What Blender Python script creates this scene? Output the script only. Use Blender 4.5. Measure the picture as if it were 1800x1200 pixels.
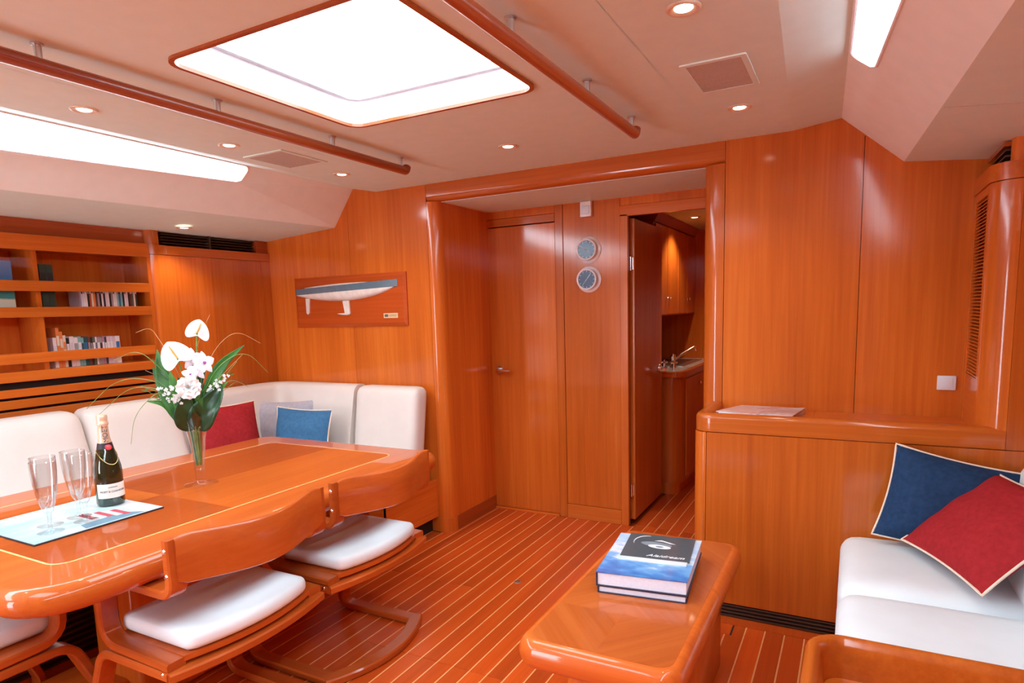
import bpy, bmesh, math, random
from mathutils import Vector, Matrix
from mathutils.geometry import tessellate_polygon
R = math.radians
random.seed(7)
SC = bpy.context.scene
COL = SC.collection
for o in list(bpy.data.objects):
    bpy.data.objects.remove(o)

# ------------------------------------------------------------------ camera
cam_d = bpy.data.cameras.new('camera')
cam = bpy.data.objects.new('camera', cam_d)
COL.objects.link(cam)
SC.camera = cam
cam_d.sensor_width = 36.0
cam_d.lens = 1117.5 / 1800 * 36
cam_d.shift_y = 93.7 / 1800
cam_d.clip_start = 0.02
yaw, pit, rol = R(-28.368), R(-7.522), R(1.677)
fwd = Vector((math.sin(yaw) * math.cos(pit), math.cos(yaw) * math.cos(pit), math.sin(pit)))
r0 = Vector((math.cos(yaw), -math.sin(yaw), 0))
d0 = fwd.cross(r0)
rr = math.cos(rol) * r0 + math.sin(rol) * d0
dd = -math.sin(rol) * r0 + math.cos(rol) * d0
mw = Matrix.Identity(4)
for i in range(3):
    mw[i][0], mw[i][1], mw[i][2] = rr[i], -dd[i], -fwd[i]
mw.translation = Vector((0, 0, 1.36))
cam.matrix_world = mw

# ------------------------------------------------------------------ sky, lamps, exposure
SC.view_settings.view_transform = 'Standard'
SC.view_settings.look = 'None'
SC.view_settings.gamma = 1.0
SC.view_settings.use_curve_mapping = False
SC.view_settings.exposure = 0.29
SKY = 17.5
world = bpy.data.worlds.new('overcast_sky')
SC.world = world
world.use_nodes = True
bgn = world.node_tree.nodes['Background']
bgn.inputs['Color'].default_value = (0.79, 0.92, 1.04, 1)
bgn.inputs['Strength'].default_value = SKY
LAMP_W = 7.0
LAMP_COL = (1.0, 0.80, 0.58)
SC.cycles.use_denoising = True
SC.cycles.max_bounces = 12
SC.cycles.diffuse_bounces = 7
SC.cycles.glossy_bounces = 5
SC.cycles.transmission_bounces = 8
SC.cycles.transparent_max_bounces = 12
SC.cycles.sample_clamp_indirect = 8.0
SC.cycles.caustics_reflective = False
SC.cycles.caustics_refractive = False


def portal(name, loc, rot, sx, sy):
    L = bpy.data.lights.new(name, 'AREA')
    L.shape = 'RECTANGLE'
    L.size, L.size_y = sx, sy
    L.cycles.is_portal = True
    o = bpy.data.objects.new(name, L)
    o.location = loc
    o.rotation_euler = rot
    COL.objects.link(o)


portal('skylight_portal', (-1.38, 1.645, 2.30), (0, 0, 0), 0.95, 0.95)
portal('skylight_portal', (-1.34, -0.32, 2.30), (0, 0, 0), 1.2, 1.1)
portal('fill_opening_portal', (-2.80, -2.64, 0.85), (R(90), 0, 0), 0.65, 1.75)  # samples the sky through the added aft fill opening
portal('window_portal', (-2.93, 0.05, 2.15), (0, R(-42), 0), 0.36, 4.8)
portal('window_portal', (0.08, 0.05, 2.15), (0, R(42), 0), 0.36, 4.8)

# ------------------------------------------------------------------ materials
MATS = {}


def principled(name):
    m = bpy.data.materials.new(name)
    m.use_nodes = True
    nt = m.node_tree
    b = nt.nodes['Principled BSDF']
    MATS[name] = m
    return m, nt, b


def flat(name, col, rough=0.5, metal=0.0, coat=0.0, sheen=0.0, var=0.04, scale=30, bump=0.0, spec=0.5):
    m, nt, b = principled(name)
    b.inputs['Roughness'].default_value = rough
    b.inputs['Metallic'].default_value = metal
    b.inputs['Coat Weight'].default_value = coat
    b.inputs['Coat Roughness'].default_value = 0.08
    b.inputs['Sheen Weight'].default_value = sheen
    b.inputs['Specular IOR Level'].default_value = spec
    tc = nt.nodes.new('ShaderNodeTexCoord')
    n = nt.nodes.new('ShaderNodeTexNoise')
    n.inputs['Scale'].default_value = scale
    n.inputs['Detail'].default_value = 3
    nt.links.new(tc.outputs['Object'], n.inputs['Vector'])
    r = nt.nodes.new('ShaderNodeValToRGB')
    r.color_ramp.elements[0].color = tuple(max(0, c * (1 - var * 2)) for c in col) + (1,)
    r.color_ramp.elements[1].color = tuple(min(1, c * (1 + var * 2)) for c in col) + (1,)
    r.color_ramp.elements[0].position = .3
    r.color_ramp.elements[1].position = .7
    nt.links.new(n.outputs['Fac'], r.inputs['Fac'])
    nt.links.new(r.outputs['Color'], b.inputs['Base Color'])
    if bump:
        bp = nt.nodes.new('ShaderNodeBump')
        bp.inputs['Strength'].default_value = bump
        bp.inputs['Distance'].default_value = 0.002
        nt.links.new(n.outputs['Fac'], bp.inputs['Height'])
        nt.links.new(bp.outputs['Normal'], b.inputs['Normal'])
    return m


def wood(name, axis, dark, mid, light, rough=0.4, coat=0.8, coat_r=0.11, wide=5.0, fine=60.0, tone=0.16, spec=0.1):
    """varnished veneer; axis = direction of the grain"""
    m, nt, b = principled(name)
    N, Lk = nt.nodes.new, nt.links.new
    b.inputs['Roughness'].default_value = rough
    b.inputs['Coat Weight'].default_value = coat
    b.inputs['Coat Roughness'].default_value = coat_r
    b.inputs['Specular IOR Level'].default_value = spec
    tc = N('ShaderNodeTexCoord')
    inf = N('ShaderNodeObjectInfo')
    ml = N('ShaderNodeMath'); ml.operation = 'MULTIPLY'; ml.inputs[1].default_value = 37.0
    Lk(inf.outputs['Random'], ml.inputs[0])
    outs = []
    for (sc, lo, det) in ((wide, 0.35, 4), (fine, 1.6, 3)):
        mp = N('ShaderNodeMapping')
        v = [sc, sc, sc]
        v['xyz'.index(axis)] = lo
        mp.inputs['Scale'].default_value = v
        Lk(tc.outputs['Object'], mp.inputs['Vector'])
        nz = N('ShaderNodeTexNoise')
        nz.noise_dimensions = '4D'
        nz.inputs['Scale'].default_value = 1.0
        nz.inputs['Detail'].default_value = det
        nz.inputs['Roughness'].default_value = 0.6
        nz.inputs['Distortion'].default_value = 0.4
        Lk(mp.outputs['Vector'], nz.inputs['Vector'])
        Lk(ml.outputs[0], nz.inputs['W'])
        outs.append(nz.outputs['Fac'])
    mx = N('ShaderNodeMix'); mx.data_type = 'FLOAT'
    mx.inputs[0].default_value = 0.38
    Lk(outs[0], mx.inputs[2]); Lk(outs[1], mx.inputs[3])
    rp = N('ShaderNodeValToRGB')
    e = rp.color_ramp.elements
    e[0].position, e[0].color = 0.30, dark + (1,)
    e[1].position, e[1].color = 0.72, light + (1,)
    k = e.new(0.5); k.color = mid + (1,)
    Lk(mx.outputs[0], rp.inputs['Fac'])
    # whole-piece tone: every veneer leaf differs a little
    mr = N('ShaderNodeMapRange')
    mr.inputs['To Min'].default_value = 1 - tone
    mr.inputs['To Max'].default_value = 1 + tone
    Lk(inf.outputs['Random'], mr.inputs['Value'])
    hs = N('ShaderNodeHueSaturation')
    Lk(rp.outputs['Color'], hs.inputs['Color'])
    Lk(mr.outputs['Result'], hs.inputs['Value'])
    Lk(hs.outputs['Color'], b.inputs['Base Color'])
    return m


WD, WM, WL = (0.40, 0.078, 0.0085), (0.55, 0.125, 0.0135), (0.70, 0.195, 0.025)
wz = wood('cherry_vertical', 'z', WD, WM, WL)
wx = wood('cherry_across', 'x', WD, WM, WL)
wy = wood('cherry_along', 'y', WD, WM, WL)
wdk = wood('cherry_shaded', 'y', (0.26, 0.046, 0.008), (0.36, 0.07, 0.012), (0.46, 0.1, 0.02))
wtab = wood('gloss_tabletop', 'y', (0.38, 0.068, 0.009), (0.47, 0.096, 0.013), (0.56, 0.134, 0.023), rough=0.4, coat=0.55, coat_r=0.03, wide=5, spec=0.12)
wtabx = wood('gloss_tabletop_across', 'x', (0.40, 0.072, 0.010), (0.52, 0.108, 0.015), (0.62, 0.15, 0.026), rough=0.4, coat=0.6, coat_r=0.06, wide=6, spec=0.15)
wchair = wood('chair_bentwood', 'x', (0.33, 0.056, 0.009), (0.42, 0.080, 0.012), (0.52, 0.112, 0.019), rough=0.35, spec=0.15, coat=0.55, coat_r=0.08)
wchairy = wood('chair_back_veneer', 'y', (0.35, 0.058, 0.009), (0.44, 0.082, 0.012), (0.54, 0.118, 0.020), rough=0.35, spec=0.15, coat=0.55, coat_r=0.08)
wfloor = wood('floor_teak', 'y', (0.40, 0.053, 0.006), (0.53, 0.076, 0.008), (0.64, 0.108, 0.014), rough=0.42, coat=0.2, coat_r=0.16, wide=10, tone=0.14, spec=0.25)
wrail = wood('handrail_wood', 'y', (0.25, 0.043, 0.010), (0.33, 0.062, 0.014), (0.42, 0.088, 0.02), coat=1.0, coat_r=0.22, spec=0.4)
holly = flat('pale_holly_strip', (0.82, 0.40, 0.15), rough=0.4, coat=0.3)
inlaym = flat('pale_inlay', (0.85, 0.60, 0.25), rough=0.3, coat=0.8)
ceil_m = flat('cream_headliner', (0.71, 0.84, 0.79), rough=0.85, var=0.01, scale=14)
side_m = flat('cream_cabin_side', (0.86, 0.92, 0.90), rough=0.8, var=0.01, scale=14)
white_m = flat('white_gelcoat', (0.86, 0.86, 0.86), rough=0.35, var=0.005)
leather = flat('cream_leather', (0.735, 0.69, 0.65), rough=0.5, var=0.012, scale=9, bump=0.25, spec=0.35)
leather_w = flat('white_leather', (0.76, 0.87, 0.91), rough=0.45, var=0.012, scale=9, bump=0.25, spec=0.4)
dark_m = flat('dark_gap_shade', (0.018, 0.010, 0.007), rough=0.8)  # near-black; puts the shade of gaps and vents into the colour
chrome = flat('chrome', (0.82, 0.82, 0.83), rough=0.16, metal=1.0, var=0.01)
steel = flat('brushed_steel', (0.62, 0.60, 0.58), rough=0.32, metal=1.0, var=0.02)
brass = flat('brass_plate', (0.86, 0.66, 0.36), rough=0.4, metal=0.3)
white_p = flat('white_plastic', (0.84, 0.82, 0.80), rough=0.4, var=0.005)
grey_p = flat('pale_grey_plastic', (0.70, 0.74, 0.80), rough=0.4, var=0.005)
grille_m = flat('beige_grille_cloth', (0.52, 0.47, 0.42), rough=0.9, var=0.05, scale=200)
red_f = flat('red_canvas', (0.34, 0.022, 0.026), rough=0.9, spec=0.1, var=0.06, scale=60, bump=0.3)
navy_f = flat('navy_canvas', (0.018, 0.048, 0.115), rough=0.9, spec=0.1, var=0.08, scale=60, bump=0.3)
blue_f = flat('blue_canvas', (0.050, 0.155, 0.30), rough=0.9, spec=0.1, var=0.06, scale=60, bump=0.3)
grey_f = flat('lilac_grey_canvas', (0.44, 0.43, 0.50), rough=0.9, sheen=0.1, var=0.04, scale=60, bump=0.3)
cord_f = flat('cream_piping', (0.80, 0.70, 0.56), rough=0.8)
green_l = flat('leaf_green', (0.034, 0.17, 0.026), rough=0.35, var=0.18, scale=22)
green_d = flat('leaf_dark_green', (0.010, 0.052, 0.014), rough=0.32, var=0.18, scale=22)
green_y = flat('fern_green', (0.07, 0.24, 0.035), rough=0.55, var=0.15, scale=40)
stem_m = flat('flower_stem_green', (0.17, 0.30, 0.07), rough=0.5, var=0.15, scale=40)
grass_m = flat('dry_grass', (0.52, 0.30, 0.12), rough=0.7, var=0.15)
petal = flat('white_petal', (0.90, 0.94, 0.93), rough=0.5, var=0.01)
orchid = flat('orchid_petal', (0.86, 0.82, 0.88), rough=0.5, var=0.03, scale=60)
orchid_c = flat('orchid_throat', (0.45, 0.10, 0.42), rough=0.5)
spadix_m = flat('yellow_spadix', (0.80, 0.55, 0.12), rough=0.5)
bottle_m = flat('dark_green_glass', (0.008, 0.016, 0.006), rough=0.06, coat=0.6, spec=0.6)
foil_m = flat('pale_gold_foil', (0.80, 0.56, 0.38), rough=0.33, metal=0.35)
gold_m = flat('gold_cord', (0.55, 0.42, 0.16), rough=0.3, metal=0.8)
label_m = flat('cream_label', (0.83, 0.80, 0.72), rough=0.5, var=0.01)
ink_m = flat('grey_ink', (0.10, 0.10, 0.12), rough=0.6)
seal_m = flat('red_wax_seal', (0.62, 0.02, 0.03), rough=0.4)
black_m = flat('black_ribbon', (0.02, 0.012, 0.02), rough=0.5)
page_m = flat('page_edges', (0.74, 0.80, 0.92), rough=0.8, var=0.02, scale=120)
navy_c = flat('dark_navy_cover', (0.025, 0.03, 0.065), rough=0.35)
slate_m = flat('slate_cover', (0.062, 0.098, 0.115), rough=0.3, coat=0.4)
silver_i = flat('white_print', (0.80, 0.82, 0.84), rough=0.4)
dial_m = flat('blue_dial', (0.030, 0.085, 0.17), rough=0.35, coat=0.25)
bezel_m = flat('pale_chrome', (0.90, 0.90, 0.92), rough=0.3, metal=0.15, var=0.01)
hull_w = flat('hull_white', (0.80, 0.76, 0.70), rough=0.3, coat=0.5)
hull_b = flat('hull_slate_blue', (0.10, 0.18, 0.24), rough=0.3, coat=0.6)
rubber = flat('black_rubber', (0.02, 0.02, 0.02), rough=0.6)
black_metal = flat('dark_louvre', (0.060, 0.034, 0.022), rough=0.4, coat=0.3)
lilac_m = flat('hatch_frame_grey', (0.40, 0.34, 0.36), rough=0.4)
counter_m = flat('pale_countertop', (0.72, 0.66, 0.64), rough=0.2, coat=0.5)


def glass(name, tint=(1, 1, 1), edge=0.6, rough=0.0, power=3.0):
    """thin clear glass: clear face-on, reflecting towards the rim"""
    m = bpy.data.materials.new(name)
    m.use_nodes = True
    nt = m.node_tree
    nt.nodes.clear()
    out = nt.nodes.new('ShaderNodeOutputMaterial')
    tr = nt.nodes.new('ShaderNodeBsdfTransparent'); tr.inputs['Color'].default_value = tint + (1,)
    gl = nt.nodes.new('ShaderNodeBsdfGlossy'); gl.inputs['Roughness'].default_value = rough
    lw = nt.nodes.new('ShaderNodeLayerWeight'); lw.inputs['Blend'].default_value = 0.5
    pw = nt.nodes.new('ShaderNodeMath'); pw.operation = 'POWER'; pw.inputs[1].default_value = power
    mr = nt.nodes.new('ShaderNodeMapRange'); mr.inputs['To Min'].default_value = 0.03; mr.inputs['To Max'].default_value = edge
    mx = nt.nodes.new('ShaderNodeMixShader')
    nt.links.new(lw.outputs['Facing'], pw.inputs[0])
    nt.links.new(pw.outputs[0], mr.inputs['Value'])
    nt.links.new(mr.outputs['Result'], mx.inputs[0])
    nt.links.new(tr.outputs[0], mx.inputs[1])
    nt.links.new(gl.outputs[0], mx.inputs[2])
    nt.links.new(mx.outputs[0], out.inputs['Surface'])
    MATS[name] = m
    return m


hatch_pane = glass('tinted_hatch_pane', (0.60, 0.62, 0.62), 0.5, power=4.0)
pane_m = glass('clear_pane', (0.95, 0.97, 0.97), 0.5, power=4.0)
crystal_foot = glass('clear_crystal_foot', (0.98, 0.985, 0.985), 0.5, power=2.6)
crystal = glass('clear_crystal', (0.97, 0.975, 0.975), 0.9, power=1.9)


def emit(name, col, s):
    m = bpy.data.materials.new(name)
    m.use_nodes = True
    nt = m.node_tree
    nt.nodes.clear()
    out = nt.nodes.new('ShaderNodeOutputMaterial')
    e = nt.nodes.new('ShaderNodeEmission')
    e.inputs['Color'].default_value = col + (1,)
    e.inputs['Strength'].default_value = s
    nt.links.new(e.outputs[0], out.inputs['Surface'])
    MATS[name] = m
    return m


bulb_m = emit('lit_bulb', (1.0, 0.90, 0.72), 9.0)


def print_mat(name, stops, axis='y', scale=9.0, lo=0.0, hi=1.0, rough=0.3, coat=0.5, noise=0.5, mscale=(1, 1, 1)):
    """a printed picture: colour bands along an axis, broken up by cloudy noise"""
    m, nt, b = principled(name)
    N, Lk = nt.nodes.new, nt.links.new
    b.inputs['Roughness'].default_value = rough
    b.inputs['Coat Weight'].default_value = coat
    tc = N('ShaderNodeTexCoord')
    sp = N('ShaderNodeSeparateXYZ')
    Lk(tc.outputs['Object'], sp.inputs[0])
    mp = N('ShaderNodeMapping'); mp.inputs['Scale'].default_value = mscale
    Lk(tc.outputs['Object'], mp.inputs['Vector'])
    nz = N('ShaderNodeTexNoise'); nz.inputs['Scale'].default_value = scale; nz.inputs['Detail'].default_value = 5
    Lk(mp.outputs['Vector'], nz.inputs['Vector'])
    mr = N('ShaderNodeMapRange')
    mr.inputs['From Min'].default_value = lo
    mr.inputs['From Max'].default_value = hi
    Lk(sp.outputs['xyz'.index(axis)], mr.inputs['Value'])
    sub = N('ShaderNodeMath'); sub.operation = 'SUBTRACT'; sub.inputs[1].default_value = 0.5
    Lk(nz.outputs['Fac'], sub.inputs[0])
    mu = N('ShaderNodeMath'); mu.operation = 'MULTIPLY'; mu.inputs[1].default_value = noise
    Lk(sub.outputs[0], mu.inputs[0])
    ad = N('ShaderNodeMath'); ad.operation = 'ADD'
    Lk(mr.outputs['Result'], ad.inputs[0]); Lk(mu.outputs[0], ad.inputs[1])
    rp = N('ShaderNodeValToRGB')
    els = rp.color_ramp.elements
    els[0].position, els[0].color = stops[0][0], stops[0][1] + (1,)
    els[1].position, els[1].color = stops[-1][0], stops[-1][1] + (1,)
    for p, c in stops[1:-1]:
        k = els.new(p); k.color = c + (1,)
    Lk(ad.outputs[0], rp.inputs['Fac'])
    Lk(rp.outputs['Color'], b.inputs['Base Color'])
    return m


# ------------------------------------------------------------------ object helpers
WL_ = {}


def tag(o, label=None, cat=None, group=None, kind=None):
    if label: o['label'] = label
    if cat: o['category'] = cat
    if group: o['group'] = group
    if kind: o['kind'] = kind
    return o


def thing(name, loc, label=None, cat=None, group=None, kind=None, rz=0.0):
    o = bpy.data.objects.new(name, None)
    o.empty_display_size = 0.05
    COL.objects.link(o)
    o.location = loc
    o.rotation_euler = (0, 0, rz)
    WL_[o.name] = Vector(loc)
    return tag(o, label, cat, group, kind)


def obj(name, bm, mat, parent=None, smooth=True, local=False, label=None, cat=None, group=None, kind=None, angle=40):
    """link the bmesh as one mesh object; bm is in world coordinates unless local"""
    bmesh.ops.recalc_face_normals(bm, faces=bm.faces[:])
    me = bpy.data.meshes.new(name)
    if parent is None and not local:
        xs = [v.co.x for v in bm.verts]; ys = [v.co.y for v in bm.verts]; zs = [v.co.z for v in bm.verts]
        org = Vector(((min(xs) + max(xs)) / 2, (min(ys) + max(ys)) / 2, min(zs)))
    elif parent is not None and not local:
        org = WL_.get(parent.name, Vector((0, 0, 0)))
    else:
        org = Vector((0, 0, 0))
    if org.length > 0:
        bmesh.ops.translate(bm, verts=bm.verts[:], vec=-org)
    bm.to_mesh(me)
    bm.free()
    me.materials.append(mat)
    if smooth:
        me.polygons.foreach_set('use_smooth', [True] * len(me.polygons))
        try:
            me.set_sharp_from_angle(angle=R(angle))
        except Exception:
            pass
    o = bpy.data.objects.new(name, me)
    COL.objects.link(o)
    if parent is not None:
        o.parent = parent
        WL_[o.name] = org
    elif not local:
        o.location = org
        WL_[o.name] = org
    return tag(o, label, cat, group, kind)


def copy_tree(o, parent=None):
    c = o.copy()
    COL.objects.link(c)
    if parent is not None: c.parent = parent
    for ch in list(o.children):
        copy_tree(ch, c)
    return c


NB = bmesh.new


def box(bm, x0, x1, y0, y1, z0, z1, bev=0.0, seg=2):
    vs = [bm.verts.new((x, y, z)) for x in (x0, x1) for y in (y0, y1) for z in (z0, z1)]
    fs = [bm.faces.new([vs[i] for i in q]) for q in ((0, 1, 3, 2), (4, 6, 7, 5), (0, 4, 5, 1), (2, 3, 7, 6), (0, 2, 6, 4), (1, 5, 7, 3))]
    if bev > 0:
        es = {e for f in fs for e in f.edges}
        bmesh.ops.bevel(bm, geom=list(es), offset=bev, segments=seg, profile=0.5, affect='EDGES')
    return bm


def Box(*a, **k):
    return box(NB(), *a, **k)


def prism(bm, pts, axis, a0, a1):
    """extrude polygon pts (2-D) along axis. 'y': pts=(x,z); 'z': pts=(x,y); 'x': pts=(y,z)"""
    def mk(p, a):
        return {'y': (p[0], a, p[1]), 'z': (p[0], p[1], a), 'x': (a, p[0], p[1])}[axis]
    A = [bm.verts.new(mk(p, a0)) for p in pts]
    B = [bm.verts.new(mk(p, a1)) for p in pts]
    n = len(pts)
    bm.faces.new(A); bm.faces.new(B[::-1])
    for i in range(n):
        bm.faces.new((A[i], A[(i + 1) % n], B[(i + 1) % n], B[i]))
    return bm


def rrect(x0, x1, y0, y1, r, seg=6):
    """rounded rectangle outline; r one number or 4 (x1y1, x0y1, x0y0, x1y0)"""
    rs = r if isinstance(r, (list, tuple)) else (r,) * 4
    pts = []
    for k, (cx, cy, sx, sy) in enumerate(((x1, y1, -1, -1), (x0, y1, 1, -1), (x0, y0, 1, 1), (x1, y0, -1, 1))):
        q = max(rs[k], 1e-4)
        for i in range(seg + 1):
            a = R(90 * k) + R(90) * i / seg
            pts.append((cx + sx * q + q * math.cos(a), cy + sy * q + q * math.sin(a)))
    return pts


def slab(bm, x0, x1, y0, y1, z0, z1, r, edge, seg=6, eseg=5):
    """table-top: rounded plan and a bull-nosed edge of radius edge"""
    rings = []
    h = (z1 - z0) / 2
    zc = (z0 + z1) / 2
    for i in range(eseg * 2 + 1):
        a = -math.pi / 2 + math.pi * i / (eseg * 2)
        d = edge * (1 - math.cos(a))
        z = zc + h * math.sin(a)
        pts = rrect(x0 + d, x1 - d, y0 + d, y1 - d, max(r - d, 0.002) if not isinstance(r, (tuple, list)) else [max(q - d, .002) for q in r], seg)
        rings.append([bm.verts.new((p[0], p[1], z)) for p in pts])
    loft(bm, rings, closed=True, caps=True)
    return bm


def loft(bm, rings, closed=True, caps=False, cyc=False):
    n = len(rings[0])
    m = len(rings)
    for i in range(m - (0 if cyc else 1)):
        A, B = rings[i], rings[(i + 1) % m]
        for j in range(n if closed else n - 1):
            k = (j + 1) % n
            try:
                bm.faces.new((A[j], A[k], B[k], B[j]))
            except ValueError:
                pass
    if caps and not cyc:
        bm.faces.new(rings[0][::-1]); bm.faces.new(rings[-1])
    return bm


def tube(bm, path, rad, seg=8, cyc=False, caps=True):
    """round tube along path; rad one number or a list"""
    P = [Vector(p) for p in path]
    n = len(P)
    rings = []
    prev = None
    for i in range(n):
        if cyc:
            t = P[(i + 1) % n] - P[i - 1]
        else:
            t = P[min(i + 1, n - 1)] - P[max(i - 1, 0)]
        t.normalize()
        if prev is None:
            up = Vector((0, 0, 1)) if abs(t.z) < 0.9 else Vector((0, 1, 0))
            u = t.cross(up).normalized()
        else:
            u = (prev - t * prev.dot(t)).normalized()
        prev = u
        w = t.cross(u)
        r = rad[i] if isinstance(rad, (list, tuple)) else rad
        rings.append([bm.verts.new(P[i] + (u * math.cos(a) + w * math.sin(a)) * r) for a in (2 * math.pi * j / seg for j in range(seg))])
    loft(bm, rings, True, caps, cyc)
    return bm


def Tube(*a, **k):
    return tube(NB(), *a, **k)


def strip(bm, path, w, t, side):
    """flat bent-wood strip: path in space, width w along 'side' vector, thickness t"""
    P = [Vector(p) for p in path]
    side = Vector(side).normalized()
    n = len(P)
    rings = []
    for i in range(n):
        tg = (P[min(i + 1, n - 1)] - P[max(i - 1, 0)]).normalized()
        nn = side.cross(tg).normalized()
        sd = tg.cross(nn).normalized()
        b = min(w, t) * 0.18
        rings.append([bm.verts.new(P[i] + sd * a + nn * c) for a, c in
                      ((w / 2 - b, t / 2), (-w / 2 + b, t / 2), (-w / 2, t / 2 - b), (-w / 2, -t / 2 + b), (-w / 2 + b, -t / 2), (w / 2 - b, -t / 2), (w / 2, -t / 2 + b), (w / 2, t / 2 - b))])
    loft(bm, rings, True, True)
    return bm


def lathe(bm, prof, c=(0, 0, 0), seg=24, a0=0.0, a1=2 * math.pi):
    """profile (r, z) turned about the vertical through c"""
    full = abs(a1 - a0 - 2 * math.pi) < 1e-6
    n = seg if full else seg + 1
    rings = []
    for r, z in prof:
        rings.append([bm.verts.new((c[0] + max(r, 1e-5) * math.cos(a0 + (a1 - a0) * j / seg), c[1] + max(r, 1e-5) * math.sin(a0 + (a1 - a0) * j / seg), c[2] + z)) for j in range(n)])
    loft(bm, rings, full, False)
    return bm


def bend(pts, r, seg=5):
    """polyline with its corners rounded to radius r"""
    P = [Vector(p) for p in pts]
    out = [P[0]]
    for i in range(1, len(P) - 1):
        a, b, c = P[i - 1], P[i], P[i + 1]
        u, v = (a - b), (c - b)
        q = r[i - 1] if isinstance(r, (list, tuple)) else r
        d = min(q, u.length * .49, v.length * .49)
        p0, p1 = b + u.normalized() * d, b + v.normalized() * d
        for k in range(seg + 1):
            t = k / seg
            out.append(p0 * (1 - t) ** 2 + b * 2 * t * (1 - t) + p1 * t ** 2)
    out.append(P[-1])
    return out


def soft_box(bm, x0, x1, y0, y1, z0, z1, r, n=12, bulge=0.0, dish=0.0, warp=None):
    """upholstered block with rounded edges and a slightly domed top (+z)"""
    b2 = NB()
    bmesh.ops.create_cube(b2, size=2.0)
    bmesh.ops.subdivide_edges(b2, edges=b2.edges[:], cuts=n, use_grid_fill=True)
    c = Vector(((x0 + x1) / 2, (y0 + y1) / 2, (z0 + z1) / 2))
    h = Vector(((x1 - x0) / 2, (y1 - y0) / 2, (z1 - z0) / 2))
    rr_ = min(r, h.x * .98, h.y * .98, h.z * .98)
    for v in b2.verts:
        # crowd the vertices towards the edges
        p = Vector([math.copysign(1 - (1 - abs(q)) ** 1.7, q) for q in v.co])
        u, w = p.x, p.y
        q = Vector((p.x * h.x, p.y * h.y, p.z * h.z))
        inn = Vector([max(-(h[i] - rr_), min(h[i] - rr_, q[i])) for i in range(3)])
        d = q - inn
        if d.length > 1e-9:
            # map the shell of the cube on to the rounded shell
            m_ = max(abs(d[i]) for i in range(3))
            q = inn + d.normalized() * m_
        if v.co.z > 0:
            q.z += (bulge * (1 - u ** 4) * (1 - w ** 4) - dish * (1 - u * u) * (1 - w * w)) * (q.z / h.z)
        v.co = q + c
        if warp: v.co = warp(v.co)
    me = bpy.data.meshes.new('tmp')
    b2.to_mesh(me); b2.free()
    bm.from_mesh(me)
    bpy.data.meshes.remove(me)
    return bm


def pillow_bm(w, h, t, n=22, seed=0, pinch=0.07):
    """scatter cushion standing in the local XZ plane, base centre at origin, thickness along Y"""
    rnd = random.Random(seed)
    ph = [rnd.uniform(0, 6.28) for _ in range(4)]
    bm = NB()
    sheets = []
    for s in (1, -1):
        rows = []
        for i in range(n + 1):
            row = []
            for j in range(n + 1):
                u, v = -1 + 2 * j / n, -1 + 2 * i / n
                x = u * w / 2 * (1 - pinch * (1 - v * v))
                z = v * h / 2 * (1 - pinch * (1 - u * u))
                e = max(0.0, (1 - abs(u) ** 2.4) * (1 - abs(v) ** 2.4))
                y = s * t / 2 * e ** 0.6
                y += 0.006 * e * math.sin(5 * u + ph[0] + 3 * v) + 0.004 * e * math.sin(9 * v + ph[1] + s)
                row.append(bm.verts.new((x, y, z + h / 2)))
            rows.append(row)
        for i in range(n):
            for j in range(n):
                q = (rows[i][j], rows[i][j + 1], rows[i + 1][j + 1], rows[i + 1][j])
                bm.faces.new(q if s < 0 else q[::-1])
        sheets.append(rows)
    bmesh.ops.remove_doubles(bm, verts=bm.verts[:], dist=1e-5)
    out = []
    for k in range(4 * n):
        q, j = divmod(k, n)
        a = -1 + 2 * j / n
        u, v = ((a, -1), (1, a), (-a, 1), (-1, -a))[q]
        out.append((u * w / 2 * (1 - pinch * (1 - v * v)), 0, v * h / 2 * (1 - pinch * (1 - u * u)) + h / 2))
    return bm, out


def make_pillow(w, h, t, mat, M, label, seed, pipe=True):
    bm, out = pillow_bm(w, h, t, seed=seed)
    root = bpy.data.objects.new('throw_pillow', None)
    COL.objects.link(root)
    root.matrix_world = M
    tag(root, label, 'pillow')
    c = obj('pillow_cover', bm, mat, root, local=True)
    if pipe:
        p = obj('piping', Tube(out, 0.0042, 6, cyc=True), cord_f, root, local=True)
        p['label'] = 'cream piping'
    return root


def frame_from(origin, xdir, zdir):
    x = Vector(xdir).normalized()
    z = Vector(zdir); z = (z - x * z.dot(x)).normalized()
    y = z.cross(x)
    m = Matrix.Identity(4)
    for i in range(3):
        m[i][0], m[i][1], m[i][2] = x[i], y[i], z[i]
    m.translation = Vector(origin)
    return m


def text_mesh(txt, size, shear=0.0, extrude=0.0006, align='CENTER'):
    cu = bpy.data.curves.new('lettering', 'FONT')
    cu.body = txt
    cu.size = size
    cu.shear = shear
    cu.extrude = extrude
    cu.align_x = align
    cu.align_y = 'CENTER'
    cu.resolution_u = 4
    o = bpy.data.objects.new('lettering', cu)
    COL.objects.link(o)
    dg = bpy.context.evaluated_depsgraph_get()
    me = bpy.data.meshes.new_from_object(o.evaluated_get(dg))
    bm = NB()
    bm.from_mesh(me)
    bpy.data.objects.remove(o)
    bpy.data.curves.remove(cu)
    bpy.data.meshes.remove(me)
    return bm


def poly_hole(bm, outer, holes, fn):
    """flat sheet with holes, mapped to space by fn(p)"""
    polys = [[Vector((p[0], p[1], 0)) for p in outer]] + [[Vector((p[0], p[1], 0)) for p in h] for h in holes]
    vs = [bm.verts.new(fn(p)) for poly in polys for p in poly]
    for t in tessellate_polygon(polys):
        try:
            bm.faces.new([vs[i] for i in t])
        except ValueError:
            pass
    return bm


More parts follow.
